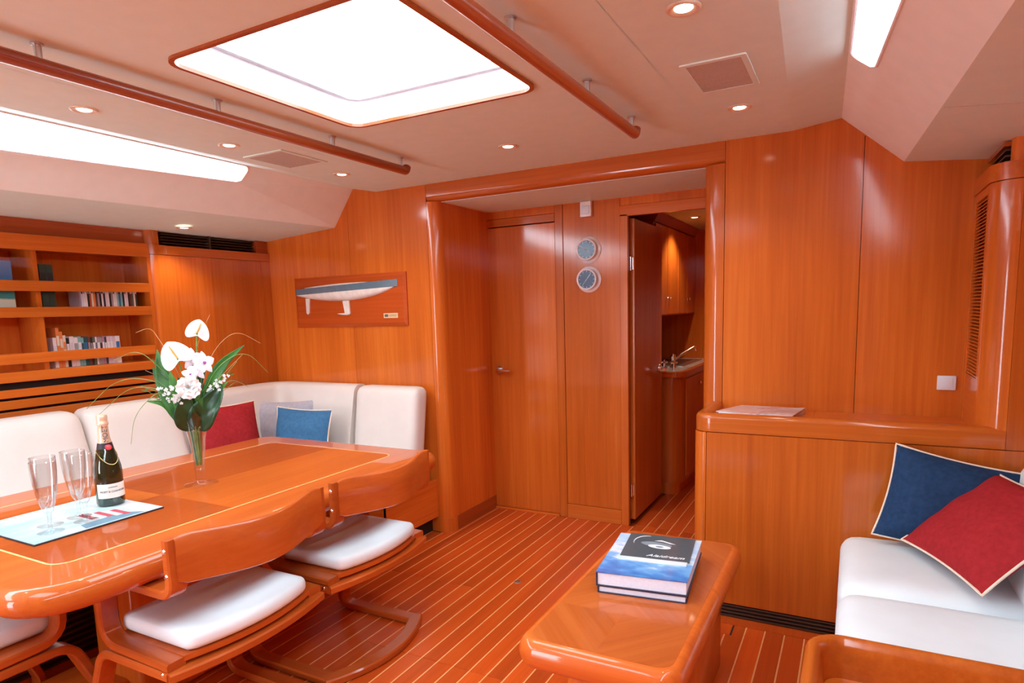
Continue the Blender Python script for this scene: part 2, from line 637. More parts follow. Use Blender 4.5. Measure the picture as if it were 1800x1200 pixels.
# ================================================================== THE SHELL
YB, YD, YC = 3.158, 3.733, 2.760
ZC = 2.105
YA = -2.60                                        # after end of the saloon, behind the camera
XR = 0.95


def crease_l(y): return -2.964 - 0.105 * (3.14 - y)
def apex_r(y): return -0.08 + 0.04 * (3.158 - y)
def crease_r(y): return 0.155 + 0.06 * (3.158 - y)
def ramp_r(y): return -0.27 + 0.055 * (3.158 - y)


AP = -2.79
ZAP, ZCR = 2.142, 1.92
PROF = [(-3.95, 1.855), (-3.6, 1.88), (-2.964, ZCR), (AP, ZAP), (-2.61, ZC), (-0.27, ZC), (-0.08, 2.128), (0.155, ZCR), (1.0, 1.843)]


def zc(x):
    for (a, za), (b, zb) in zip(PROF, PROF[1:]):
        if a <= x <= b: return za + (zb - za) * (x - a) / (b - a)


def under(x0, x1, z0):
    pts = [(x0, z0), (x1, z0), (x1, zc(x1))]
    pts += [p for p in PROF[::-1] if x0 < p[0] < x1]
    pts.append((x0, zc(x0)))
    return pts


# ---- floor: every board and every pale strip between is its own piece
floor = obj('floor', Box(-3.9, XR, YA, 6.0, -0.06, -0.012), wdk, kind='structure', smooth=False)
PITCH = 0.0745
X0 = -0.134 + PITCH * 4
unit = {}


def plank_piece(nm, x0, x1, y0, y1, z0, z1, mat):
    L = round(y1 - y0, 3)
    key = (nm, round(x1 - x0, 4), L)
    if key not in unit:
        bm = Box(-(x1 - x0) / 2, (x1 - x0) / 2, -L / 2, L / 2, z0, z1, bev=0.0008, seg=1) if nm == 'floor_plank' else Box(-(x1 - x0) / 2, (x1 - x0) / 2, -L / 2, L / 2, z0, z1)
        me = bpy.data.meshes.new(nm)
        bm.to_mesh(me); bm.free()
        me.materials.append(mat)
        unit[key] = me
    o = bpy.data.objects.new(nm, unit[key])
    COL.objects.link(o)
    o.parent = floor
    o.location = Vector(((x0 + x1) / 2, (y0 + y1) / 2, 0)) - WL_[floor.name]
    return o


SW = 0.0056
k = 0
x = X0
while x > -3.0:
    xa, xb = x - PITCH + SW / 2, x - SW / 2
    xc = (xa + xb) / 2
    # how far this board runs
    if xc > -0.56: yend = 2.695
    elif xc > -1.20: yend = 5.6
    elif xc > -2.19: yend = YD - 0.004
    else: yend = 3.15
    cuts = [0.2]
    if -1.78 < xc < -1.09: cuts.append(1.910)
    elif xc > -0.56: cuts.append(1.35 + 0.4 * (k % 2))
    else: cuts.append(0.9)
    if -2.16 < xc < -1.66: cuts.append(2.55)
    if yend > 4: cuts.append(YD + 0.02)
    ys = [cuts[0]] + sorted(c for c in cuts[1:]) + [yend]
    for a, b in zip(ys, ys[1:]):
        plank_piece('floor_plank', xa, xb, a + 0.0011, b - 0.0011, -0.012, 0.0, wfloor)
    plank_piece('inlay_strip', x - SW / 2 - 0.0, x + SW / 2, ys[0], yend, -0.012, -0.0002, holly)
    x -= PITCH
    k += 1
obj('floor_plank', Box(-0.575, XR, 2.697, 2.82, -0.012, 0.0), wfloor, floor, smooth=False)   # margin board along the console
# small lifting ring let into the sole
lr = NB(); lathe(lr, [(0.0, 0.0012), (0.017, 0.0012), (0.019, 0.0)], (-1.457, 2.70, 0.0), 20)
lr2 = thing('floor_lift_ring', (-1.457, 2.70, 0), 'small round steel lift ring let into the bare floor', 'ring')
obj('ring_plate', lr, steel, lr2)
obj('finger_pull', Tube([(-1.457 + 0.010 * math.cos(a), 2.70 + 0.010 * math.sin(a), 0.0016) for a in [2 * math.pi * i / 16 for i in range(16)]], 0.0014, 6, cyc=True), black_metal, lr2)

# ---- overhead: headliner panels with two hatch openings
SKY1 = (-1.78, -0.98, 1.25, 2.05)
SKY2 = (-1.86, -0.82, -0.80, 0.16)
ceiling = thing('ceiling', (-1.4, 1.0, ZC), kind='structure')


def sheet(name, outer, holes, fn, mat):
    bm = NB()
    poly_hole(bm, outer, holes, fn)
    return obj(name, bm, mat, ceiling, smooth=False)


G = 0.0015
hA = rrect(*SKY1, 0.055, 6)
hB = rrect(*SKY2, 0.055, 6)
fl = lambda p: (p[0], p[1], ZC)
sheet('headliner_panel', [(-2.21, YA), (-0.585 - G, YA), (-0.585 - G, 3.19), (-2.21, 3.19)], [hA, hB], fl, ceil_m)
sheet('headliner_panel', [(-0.585 + G, YA), (ramp_r(YA) + 0, YA), (ramp_r(3.19), 3.19), (-0.585 + G, 3.19)], [], fl, ceil_m)
sheet('headliner_panel', [(-2.61, YA), (-2.21 - 2 * G, YA), (-2.21 - 2 * G, 3.19), (-2.61, 3.19)], [], fl, ceil_m)
obj('backing', Box(-2.25, -2.17, YA, 3.19, ZC + 0.002, ZC + 0.006), ceil_m, ceiling)
obj('backing', Box(-0.62, -0.55, YA, 3.19, ZC + 0.002, ZC + 0.006), ceil_m, ceiling)
obj('seam_shade_strip', prism(NB(), [(0.21, 1.9180), (1.0, 1.8388), (1.0, 1.8400), (0.21, 1.9195)], 'y', 2.3485, 2.3515), grille_m, ceiling)  # thin darker strip added for the shadow gap at the soffit seam


def ruled(name, A, B, mat, n=10, y0=YA, y1=3.19):
    bm = NB()
    ra = [bm.verts.new(A(y0 + (y1 - y0) * i / n)) for i in range(n + 1)]
    rb = [bm.verts.new(B(y0 + (y1 - y0) * i / n)) for i in range(n + 1)]
    loft(bm, [ra, rb], False)
    return obj(name, bm, mat, ceiling)


ruled('headliner_ramp', lambda y: (-2.61, y, ZC), lambda y: (AP, y, ZAP), ceil_m)
ruled('headliner_ramp', lambda y: (ramp_r(y), y, ZC), lambda y: (apex_r(y), y, 2.128), ceil_m)
YS1 = 0.75
ruled('side_soffit', lambda y: (crease_l(y), y, ZCR), lambda y: (-3.95, y, 1.855), ceil_m)
ruled('side_soffit', lambda y: (crease_r(y), y, ZCR), lambda y: (1.0, y, 1.84), ceil_m, y0=2.35)
ruled('side_soffit', lambda y: (crease_r(y), y, ZCR), lambda y: (1.0, y, 1.84), ceil_m, y1=2.35)


def side_map(left):
    def f(p):
        y, t = p[0], p[1]
        if left:
            a, b = Vector((AP, y, ZAP)), Vector((crease_l(y), y, ZCR))
        else:
            a, b = Vector((apex_r(y), y, 2.128)), Vector((crease_r(y), y, ZCR))
        return a + (b - a) * t
    return f


WIN_Y0 = -2.3  # aft end out of view, lengthened to let in more light


def win_hole(y1, tb1, tb0, ta):
    # hole in (y, t): top edge t=ta, lower edge runs from tb0 (aft) to tb1 (forward)
    pts = []
    slope = lambda y: tb1 + (tb0 - tb1) * (y1 - y) / (y1 - WIN_Y0)
    r = 0.03
    pts += [(WIN_Y0, ta), (y1 - r, ta)]
    for i in range(1, 5):
        a = R(90) * i / 5
        pts.append((y1 - r + r * math.sin(a), ta + 0.10 * (1 - math.cos(a))))
    pts += [(y1, ta + 0.10), (y1 - 0.004, slope(y1) - 0.05)]
    pts += [(y1 - 0.03, slope(y1)), (WIN_Y0, slope(WIN_Y0))]
    return pts


WINS = {}
for left in (True, False):
    f = side_map(left)
    h = win_hole(2.385, 0.33, 0.80, 0.006) if left else win_hole(2.36, 0.31, 0.84, 0.03)
    sheet('cabin_side', [(YA, 0), (3.19, 0), (3.19, 1), (YA, 1)], [h], f, side_m)
    WINS[left] = (h, f)
    n = Vector((-0.72, 0, 0.69)) if left else Vector((0.66, 0, 0.75))
    w = thing('window_1' if left else 'window_2', f((1.5, 0.3)), kind='structure')
    # reveal through the cabin side
    bm = NB()
    ri = [bm.verts.new(Vector(f(p))) for p in h]
    ro = [bm.verts.new(Vector(f(p)) + n * 0.075) for p in h]
    loft(bm, [ri, ro], True)
    obj('window_reveal', bm, white_m, w, smooth=False)
    bm = NB()
    bm.faces.new([bm.verts.new(Vector(f(p)) + n * 0.055) for p in h])
    obj('pane', bm, pane_m, w, smooth=False)
    obj('window_frame', Tube([Vector(f(p)) - n * 0.001 for p in h], 0.0055, 6, cyc=True), white_m, w)

# ---- the hatches overhead
for idx, (S, h) in enumerate(((SKY1, hA), (SKY2, hB))):
    w = thing('window_%d' % (3 + idx), ((S[0] + S[1]) / 2, (S[2] + S[3]) / 2, ZC), kind='structure')
    bm = NB()
    loft(bm, [[bm.verts.new((p[0], p[1], ZC - 0.004)) for p in h], [bm.verts.new((p[0], p[1], ZC + 0.10)) for p in h]], True)
    obj('hatch_coaming', bm, white_m, w)
    # wooden lip round the opening
    o1 = rrect(S[0] - 0.012, S[1] + 0.012, S[2] - 0.012, S[3] + 0.012, 0.065, 6)
    i1 = rrect(S[0] + 0.002, S[1] - 0.002, S[2] + 0.002, S[3] - 0.002, 0.055, 6)
    bm = NB()
    ring = [[bm.verts.new((p[0], p[1], z)) for p in q] for q, z in ((o1, ZC + 0.001), (o1, ZC - 0.008), (i1, ZC - 0.008), (i1, ZC + 0.003))]
    loft(bm, ring, True)
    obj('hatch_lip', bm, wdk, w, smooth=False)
    i2 = rrect(S[0] + 0.004, S[1] - 0.004, S[2] + 0.004, S[3] - 0.004, 0.055, 6)
    i3 = rrect(S[0] + 0.024, S[1] - 0.024, S[2] + 0.024, S[3] - 0.024, 0.04, 6)
    bm = NB()
    ring = [[bm.verts.new((p[0], p[1], z)) for p in q] for q, z in ((i2, ZC + 0.085), (i3, ZC + 0.085), (i3, ZC + 0.11), (i2, ZC + 0.11))]
    loft(bm, ring, True, cyc=True)
    obj('hatch_frame', bm, lilac_m, w, smooth=False)
    bm = NB()
    bm.faces.new([bm.verts.new((p[0], p[1], ZC + 0.100)) for p in i2])
    obj('pane', bm, hatch_pane, w, smooth=False)

# ---- bulkhead: separate veneered panels over a dark backing
wall_back = thing('wall_back', (-1.4, YB, 0), kind='structure')


def bulk_panel(x0, x1, z0, nm='wall_panel', y0=YB, y1=YB + 0.022, mat=wz):
    return obj(nm, prism(NB(), under(x0 + 0.0012, x1 - 0.0012, z0), 'y', y0, y1), mat, wall_back, smooth=False)


bulk_panel(-3.66, -2.85, 0.0)
bulk_panel(-2.85, -2.24, 0.0)
bulk_panel(-0.552, 0.01, 0.80)
bulk_panel(0.01, 0.46, 0.80)
obj('backing', prism(NB(), under(-3.94, -2.20, -0.05), 'y', YB + 0.022, YB + 0.05), dark_m, wall_back, smooth=False)
obj('backing', prism(NB(), under(-0.56, 0.95, -0.05), 'y', YB + 0.022, YB + 0.05), dark_m, wall_back, smooth=False)
# lintel of the opening with its bull-nosed underside
pr = [(YB, ZC + 0.004), (YB + 0.05, ZC + 0.004), (YB + 0.05, 2.006)]
for i in range(9):
    a = R(90) * i / 8
    pr.append((YB + 0.032 - 0.032 * math.sin(a), 2.006 + 0.032 - 0.032 * math.cos(a)))
obj('lintel', prism(NB(), pr, 'x', -2.2388, -0.5532), wx, wall_back, angle=60)
# left jamb post, quarter-round, with a proud ring of skirting at its foot
def post_plan(xe, xs, r, y0, y1, n=8):
    s = 1 if xe > xs else -1
    pts = [(xs, y1), (xs, y0)]
    for i in range(n + 1):
        a = R(90) * i / n
        pts.append((xe - s * r + s * r * math.sin(a), y0 + r - r * math.cos(a)))
    pts.append((xe, y1))
    return pts


jl = obj('trim_1', prism(NB(), post_plan(-2.165, -2.2385, 0.066, YB - 0.001, YB + 0.075), 'z', 0.0, 2.006), wz, kind='structure', angle=50)
obj('base_ring', prism(NB(), post_plan(-2.159, -2.2385, 0.072, YB - 0.007, YB + 0.075), 'z', 0.0, 0.09), wz, jl, angle=50)
jr = obj('trim_2', prism(NB(), post_plan(-0.652, -0.5535, 0.066, YB - 0.001, YB + 0.60), 'z', 0.0, 2.006), wz, kind='structure', angle=50)
# sides and ceiling of the lobby behind the opening
lob = thing('wall_left_lobby', (-2.19, 3.4, 0), kind='structure')
obj('wall_panel', Box(-2.20, -2.166, YB + 0.076, YD + 0.05, 0.0, 2.006), wz, lob, smooth=False)
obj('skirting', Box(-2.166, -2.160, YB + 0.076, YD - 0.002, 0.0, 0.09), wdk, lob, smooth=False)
obj('ceiling_lobby', Box(-2.25, -0.5, YB + 0.05, YD + 0.06, 2.004, 2.03), ceil_m, kind='structure', smooth=False)
lobw = thing('wall_back_lobby', (-1.4, YD, 0), kind='structure')


def lob_piece(nm, x0, x1, z0, z1, d=0.0, mat=wz, th=0.03):
    return obj(nm, Box(x0 + 0.001, x1 - 0.001, YD - d, YD - d + th, z0, z1, bev=0.0015, seg=1), mat, lobw, smooth=False)


DL, DR = -2.172, -1.677
lob_piece('door_stile', -2.205, DL, 0, 1.905, 0.004)
lob_piece('door_stile', DR, -1.622, 0, 2.006, 0.004)
lob_piece('door_head', -2.205, DR, 1.907, 1.955, 0.004, wx)
lob_piece('wall_panel', -2.205, DR, 1.957, 2.006)
lob_piece('wall_panel', -1.622, -1.252, 0.095, 2.006)
lob_piece('skirting', -1.622, -1.252, 0.0, 0.093, 0.005, wx)
lob_piece('door_stile', -1.252, -1.203, 0, 1.905, 0.010)
lob_piece('door_head', -1.252, -0.62, 1.895, 1.955, 0.010, wx)
lob_piece('wall_panel', -1.252, -0.62, 1.957, 2.006)
lob_piece('door_stile', -0.64, -0.55, 0, 1.9, 0.010)
lob_piece('threshold', DL, DR, 0.0, 0.012, 0.012, wx)
obj('backing', Box(-2.3, -1.21, YD + 0.032, YD + 0.06, 0, 2.03), dark_m, lobw, smooth=False)

# closed door
d1 = thing('door_1', (-1.92, YD, 0), kind='structure')
obj('door_leaf', Box(DL + 0.004, DR - 0.004, YD + 0.008, YD + 0.032, 0.014, 1.902, bev=0.002, seg=1), wz, d1, smooth=False)
hd = obj('door_handle', Tube(bend([(-2.105, YD + 0.008, 0.967), (-2.105, YD - 0.045, 0.967), (-1.995, YD - 0.05, 0.965)], 0.02), [0.011] * 8 + [0.010], 10), chrome, d1)
rs = NB(); lathe(rs, [(0.0, 0.010), (0.022, 0.010), (0.026, 0.004), (0.026, 0)], (0, 0, 0), 20)
bmesh.ops.rotate(rs, verts=rs.verts[:], cent=(0, 0, 0), matrix=Matrix.Rotation(R(90), 3, 'X'))
bmesh.ops.translate(rs, verts=rs.verts[:], vec=(-2.105, YD + 0.006, 0.967))
obj('handle_rose', rs, steel, hd)

# open door swung into the galley passage
d2 = thing('door_2', (-1.2, YD + 0.03, 0), kind='structure')
obj('door_leaf', Box(-1.215, -1.178, YD + 0.045, 4.395, 0.028, 1.885, bev=0.003, seg=1), wz, d2, smooth=False)
for z in (1.62, 0.22):
    hb = NB()
    tube(hb, [(-1.198, YD + 0.030, z - 0.04), (-1.198, YD + 0.030, z + 0.04)], 0.009, 10)
    box(hb, -1.212, -1.184, YD + 0.036, YD + 0.044, z - 0.035, z + 0.035)
    obj('hinge', hb, chrome, d2)
hd = obj('door_handle', Tube(bend([(-1.178, 4.33, 0.94), (-1.125, 4.33, 0.94), (-1.12, 4.24, 0.94)], 0.02), 0.010, 10), chrome, d2)
rs = NB(); lathe(rs, [(0.0, 0.010), (0.024, 0.010), (0.028, 0.004), (0.028, 0)], (0, 0, 0), 18)
bmesh.ops.rotate(rs, verts=rs.verts[:], cent=(0, 0, 0), matrix=Matrix.Rotation(R(90), 3, 'Y'))
bmesh.ops.translate(rs, verts=rs.verts[:], vec=(-1.178, 4.33, 0.94))
obj('handle_rose', rs, chrome, hd)

# galley passage shell
obj('wall_left_galley', Box(-1.90, -1.86, YD + 0.06, 5.7, -0.05, 2.06), wz, kind='structure', smooth=False)
obj('wall_right_galley', Box(-0.56, -0.52, YB + 0.05, 5.7, -0.05, 2.12), wz, kind='structure', smooth=False)
obj('wall_end_galley', Box(-1.95, -0.5, 5.66, 5.7, -0.05, 2.06), wz, kind='structure', smooth=False)
obj('ceiling_galley', Box(-1.95, -0.5, YD + 0.03, 5.7, 2.0, 2.03), ceil_m, kind='structure', smooth=False)

# aft bulkhead, hull sides: close the cabin off
wa = thing('wall_aft', (-1.4, YA, 0), kind='structure')
AO0, AO1, AOZ = -3.10, -2.50, 1.70                  # unseen opening, added and placed to let in fill light
for a, b in ((-3.95, AO0), (AO1, -1.5), (-1.5, -0.65), (-0.65, 0.15), (0.15, 0.98)):
    obj('wall_panel', Box(a + .001, b - .001, YA - 0.03, YA, -0.05, 2.2), wz, wa, smooth=False)
obj('wall_panel', Box(AO0, AO1, YA - 0.03, YA, AOZ, 2.2), wx, wa, smooth=False)
wl = thing('wall_left', (-3.9, 1.0, 0), kind='structure')
for i in range(8):
    a = YA + 0.725 * i
    obj('wall_panel', Box(-3.93, -3.90, a + .001, a + .725 - .001, -0.05, 1.96), wz, wl, smooth=False)
wr = thing('wall_right', (XR, 1.0, 0), kind='structure')
for i in range(6):
    a = YA + 0.97 * i
    obj('wall_panel', Box(XR - 0.01, XR + 0.03, a + .001, a + .97 - .001, -0.05, 1.9), wz, wr, smooth=False)

# ================================================================== BOOKSHELF WALL (left)
XS = -3.58
bk = thing('bookcase', (-3.74, 1.4, 0.95), 'built-in cherry wood bookcase with fiddle rails along the left hull side', 'bookcase')
YE = 2.285                                         # right-hand end of the shelves
XBK = -3.81
obj('back_panel', Box(XBK - 0.02, XBK, -0.2, YE + 0.02, 0.93, 1.80), wz, bk, smooth=False)
obj('end_panel', Box(XBK, XS - 0.002, YE, YE + 0.02, 0.93, 1.80), wz, bk, smooth=False)
obj('crown_rail', Box(XS - 0.02, XS + 0.004, -0.2, YE + 0.015, 1.725, 1.800, bev=0.003), wy, bk, smooth=False)
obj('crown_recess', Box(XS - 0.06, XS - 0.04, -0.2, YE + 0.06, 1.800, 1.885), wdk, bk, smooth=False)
obj('top_board', Box(XBK, XS - 0.02, -0.2, YE, 1.735, 1.75), wy, bk, smooth=False)
for (zt, th) in ((1.447, 0.050), (1.135, 0.050)):
    obj('shelf', Box(XBK, XS + 0.002, -0.2, YE - 0.001, zt - th, zt, bev=0.003), wy, bk, smooth=False)
for zr in (1.525, 1.172):
    obj('fiddle_rail', Box(XS - 0.018, XS + 0.002, -0.2, YE - 0.001, zr, zr + 0.052, bev=0.004), wy, bk, smooth=False)
for y in (1.72, 1.02, 0.35):
    obj('divider', Box(XBK, XS - 0.02, y - 0.011, y + 0.011, 1.447, 1.735), wz, bk, smooth=False)
    obj('divider', Box(XBK, XS - 0.02, y - 0.011, y + 0.011, 1.135, 1.397), wz, bk, smooth=False)
obj('lower_shade_fill', Box(XBK, XS - 0.05, -0.2, YE - 0.002, 0.60, 1.085), dark_m, bk, smooth=False)  # solid dark fill painted as the shade behind the slats
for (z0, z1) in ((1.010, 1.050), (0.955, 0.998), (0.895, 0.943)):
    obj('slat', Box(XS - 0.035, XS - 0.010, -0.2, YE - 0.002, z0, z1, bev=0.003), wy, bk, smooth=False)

# cupboard with the louvred vent to the right of the shelves
cb = thing('side_locker', (-3.6, 2.7, 0.95), 'tall cherry locker front with dark vent above, between bookcase and bulkhead', 'cabinet')
def half_round(r, y0, y1, xo):
    return [(XBK, y0)] + [(XS + xo - r + r * math.sin(R(90) * i / 8), y0 + r - r * math.cos(R(90) * i / 8)) for i in range(9)] + [(XS + xo, y1), (XBK, y1)]


obj('corner_post', prism(NB(), half_round(0.062, 2.288, 2.399, 0.003), 'z', 0.70, 1.742), wz, cb, angle=50)
obj('post_cap', prism(NB(), half_round(0.066, 2.282, 2.4005, 0.008), 'z', 1.744, 1.798), wz, cb, angle=50)
obj('post_neck', prism(NB(), half_round(0.045, 2.300, 2.372, -0.008), 'z', 1.800, 1.90), wz, cb, angle=50)
yy = [2.400, 2.70, YB - 0.075]
for a, b in zip(yy, yy[1:]):
    obj('locker_panel', Box(XS - 0.02, XS, a + .0006, b - .0006, 0.70, 1.742), wz, cb, smooth=False)
obj('locker_stile', Box(XS - 0.02, XS + 0.003, YB - 0.074, YB - 0.001, 0.70, 1.742), wz, cb, smooth=False)
obj('top_rail', Box(XS - 0.03, XS + 0.008, 2.401, YB - 0.001, 1.744, 1.797, bev=0.003), wy, cb, smooth=False)
obj('vent_shade_fill', Box(XS - 0.09, XS - 0.06, 2.385, YB - 0.002, 1.797, 1.90), dark_m, cb, smooth=False)  # dark block in place of the shade inside the vent
for i in range(4):
    z = 1.805 + 0.017 * i
    obj('vent_slat', prism(NB(), [(XS - 0.055, z), (XS - 0.025, z + 0.010), (XS - 0.025, z + 0.013), (XS - 0.055, z + 0.003)], 'y', 2.40, 3.06), black_metal, cb, smooth=False)
obj('vent_mullion', Box(XS - 0.056, XS - 0.018, 2.715, 2.725, 1.798, 1.88), black_metal, cb, smooth=False)
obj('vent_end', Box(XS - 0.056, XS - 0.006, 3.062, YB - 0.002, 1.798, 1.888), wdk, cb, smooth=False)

# ---- books: single volumes and disc cases, each its own object
def bkmat(c, i=[0]):
    i[0] += 1
    return flat('cover_%d' % i[0], c, rough=0.45, var=0.05)


def make_book(y, w, h, d, zs, col, label, group, xf=XS - 0.055, cat='book', lean=0.0, name='paperback_book', spine=None):
    t = thing(name, (xf - d / 2, y + w / 2, zs), label, cat, group)
    c = 0.0015 if w < 0.02 else 0.003
    bm = NB()
    box(bm, xf - d, xf, y, y + c, zs, zs + h)
    box(bm, xf - d, xf, y + w - c, y + w, zs, zs + h)
    box(bm, xf - c, xf, y + c, y + w - c, zs, zs + h)
    obj('cover', bm, col, t, smooth=False)
    obj('pages', Box(xf - d + 0.003, xf - c - .0002, y + c + .0002, y + w - c - .0002, zs + 0.002, zs + h - 0.003), page_m, t, smooth=False)
    if spine is not None:
        obj('spine_label', Box(xf, xf + 0.0006, y + c, y + w - c, zs + h * 0.55, zs + h * 0.8), spine, t, smooth=False)
    if lean:
        t.rotation_euler = (lean, 0, 0)
    return t


PAL = {'white': (0.80, 0.78, 0.80), 'orange': (0.78, 0.24, 0.06), 'cream': (0.80, 0.72, 0.58), 'teal': (0.22, 0.50, 0.50), 'navy': (0.02, 0.05, 0.12), 'dteal': (0.015, 0.09, 0.11), 'brown': (0.13, 0.045, 0.03), 'olive': (0.10, 0.12, 0.09), 'grey': (0.36, 0.32, 0.33), 'mauve': (0.42, 0.20, 0.26), 'pink': (0.72, 0.54, 0.56), 'lilac': (0.70, 0.64, 0.74), 'black': (0.015, 0.015, 0.018), 'blue': (0.03, 0.16, 0.36), 'green': (0.02, 0.05, 0.035), 'rust': (0.45, 0.10, 0.03)}
PM = {k_: bkmat(v) for k_, v in PAL.items()}
low = [('white', .018, .155, 'white'), ('orange', .016, .205, 'cream'), ('orange', .015, .185, 'cream'), ('cream', .014, .165, 'orange'), ('black', .016, .150, 'white'), ('white', .022, .158, 'lilac'), ('white', .020, .152, 'grey'), ('teal', .017, .156, 'white'), ('teal', .012, .150, 'navy'), ('dteal', .020, .154, 'blue'), ('brown', .014, .152, 'grey'), ('black', .011, .148, 'grey'), ('olive', .014, .150, 'white'), ('white', .009, .150, 'navy'), ('grey', .015, .148, 'white'), ('grey', .012, .146, 'black'), ('mauve', .013, .150, 'white'), ('navy', .011, .146, 'white'), ('pink', .018, .150, 'white'), ('lilac', .016, .150, 'white'), ('pink', .013, .148, 'lilac'), ('white', .025, .150, 'blue')]
y = 1.775
cnt = {}
ordn = ['first', 'second', 'third', 'fourth', 'fifth']
for i, (c, w, h, s) in enumerate(low):
    cnt[c] = cnt.get(c, 0)
    nm = {'dteal': 'dark teal', 'lilac': 'pale lilac'}.get(c, c)
    tot = sum(1 for q in low if q[0] == c)
    which = (ordn[cnt[c]] + ' ' + nm + ' paperback from the left on the lower bookcase shelf') if tot > 1 else ('the only ' + nm + ' paperback standing on the lower bookcase shelf')
    cnt[c] += 1
    make_book(y, w - 0.0008, h, 0.115, 1.1355, PM[c], which, 'paperbacks on the lower shelf', spine=PM[s], lean=0.0)
    y += w
# upper shelf: dark binders, then a row of thin disc cases
for i in range(2):
    make_book(1.752 + 0.032 * i, 0.031, 0.215, 0.16, 1.4475, PM['green'], ['dark green binder against the upper shelf divider', 'dark green binder, right one of the pair on the upper shelf'][i], 'dark binders', name='ring_binder', spine=PM['black'])
cols = ['lilac', 'white', 'white', 'black', 'rust', 'cream', 'orange', 'brown', 'grey', 'black', 'white', 'black', 'lilac', 'white', 'black', 'grey', 'white', 'white', 'teal', 'blue', 'teal', 'black', 'white', 'lilac', 'black', 'brown', 'olive', 'white', 'green']
y = 1.935
NTH = ['first', 'second', 'third', 'fourth', 'fifth', 'sixth', 'seventh', 'eighth', 'ninth', 'tenth', 'eleventh', 'twelfth', 'thirteenth', 'fourteenth', 'fifteenth', 'sixteenth', 'seventeenth', 'eighteenth', 'nineteenth', 'twentieth', 'twenty-first', 'twenty-second', 'twenty-third', 'twenty-fourth', 'twenty-fifth', 'twenty-sixth', 'twenty-seventh', 'twenty-eighth', 'last']
for i, c in enumerate(cols):
    w = 0.0104
    make_book(y, w - 0.0006, 0.125 + 0.006 * ((i * 7) % 3) / 2, 0.12, 1.4475, PM[c], 'thin %s-spined disc case, %s from the left on the upper shelf' % (c, NTH[i]) if i < 28 else 'thin dark green-spined disc case at the right end of the upper shelf row', 'disc cases on the upper shelf', xf=XS - 0.05, cat='disc case', name='disc_case', spine=PM[cols[(i * 5 + 3) % len(cols)]])
    y += w
seab = print_mat('sea_picture_cover', [(0.0, (0.55, 0.62, 0.50)), (0.16, (0.62, 0.68, 0.55)), (0.2, (0.02, 0.30, 0.30)), (0.5, (0.03, 0.24, 0.30)), (0.62, (0.05, 0.16, 0.36)), (1.0, (0.16, 0.30, 0.58))], 'z', 6, 0.0, 0.23, noise=0.08)
make_book(1.40, 0.235, 0.225, 0.03, 1.4475, seab, 'large blue sea-picture book facing out at the left of the upper shelf', 'picture books', xf=XS - 0.06, name='picture_book')

# ================================================================== SETTEE
st = thing('settee', (-3.0, 2.3, 0), 'L-shaped cream leather settee behind the dining table in the corner', 'settee')
# bases
XF = -2.66
obj('base_front', Box(XF - 0.02, XF, 0.3, 2.62, 0.02, 0.335), wy, st, smooth=False)
obj('base_box', Box(XS, XF - 0.02, 0.3, YB - 0.002, 0.04, 0.335), wy, st, smooth=False)
obj('base_front', Box(-2.68, -2.252, 2.640, 2.66, 0.10, 0.335), wx, st, smooth=False)
obj('base_end', Box(-2.276, -2.252, 2.641, YB - 0.002, 0.10, 0.335), wy, st, smooth=False)
obj('toe_recess', Box(-2.66, -2.30, 2.70, YB - 0.002, 0.0, 0.10), dark_m, st, smooth=False)  # block coloured dark for the shade under the base
for i in range(9):
    z = 0.075 + 0.025 * i
    obj('louvre_slat', prism(NB(), [(XF + 0.002, z), (XF + 0.022, z - 0.006), (XF + 0.022, z + 0.002), (XF + 0.002, z + 0.008)], 'y', 0.95, 1.55), black_metal, st, smooth=False)
obj('louvre_shade_fill', Box(XF, XF + 0.003, 0.94, 1.56, 0.06, 0.31), dark_m, st, smooth=False)  # dark sheet stands for the shade between the louvres


def cushion(nm, *a, **k_):
    lab = k_.pop('label', None)
    bm = NB()
    soft_box(bm, *a, **k_)
    o = obj(nm, bm, leather, st, angle=180)
    if lab: o['label'] = lab
    return o


# seats
for (a, b) in ((0.35, 1.20), (1.205, 1.745), (1.75, 2.60)):
    cushion('seat_cushion', -3.45, XF + 0.02, a, b, 0.336, 0.462, r=0.04, n=10, bulge=0.012)
cushion('seat_cushion', -3.45, -2.256, 2.605, 3.05, 0.336, 0.466, r=0.04, n=10, bulge=0.010)


# backs; they lean: y/x sheared with height
def lean_x(k_):
    return lambda v: Vector((v.x - (v.z - 0.47) * k_, v.y, v.z))


def lean_y(k_):
    return lambda v: Vector((v.x, v.y + (v.z - 0.47) * k_, v.z))


for (a, b) in ((0.35, 1.05), (1.055, 1.742), (1.748, 2.245)):
    cushion('back_cushion', -3.39, -3.22, a, b, 0.46, 0.932, r=0.06, n=12, warp=lean_x(0.33))
# thin padded corner back: runs along the hull, round the corner and along the bulkhead
bm = NB()
pathc = bend([(-3.50, 2.25, 0), (-3.50, 3.09, 0), (-2.76, 3.09, 0)], 0.16, 8)
rings = []
Pn = [Vector(p) for p in pathc]
sec = []
for q in rrect(-0.06, 0.06, 0.0, 0.46, [0.045, 0.045, 0.01, 0.01], 5):
    sec.append(q)
for i, p in enumerate(Pn):
    t_ = (Pn[min(i + 1, len(Pn) - 1)] - Pn[max(i - 1, 0)]).normalized()
    nrm = Vector((t_.y, -t_.x, 0))
    rings.append([bm.verts.new(p + nrm * (q[0] - (q[1] - 0.46) * 0.22) + Vector((0, 0, 0.466 + q[1]))) for q in sec])
loft(bm, rings, True, True)
obj('corner_back', bm, leather, st, angle=60)
cushion('back_cushion', -2.735, -2.256, 2.925, 3.065, 0.475, 0.925, r=0.05, n=12, warp=lean_y(0.16))

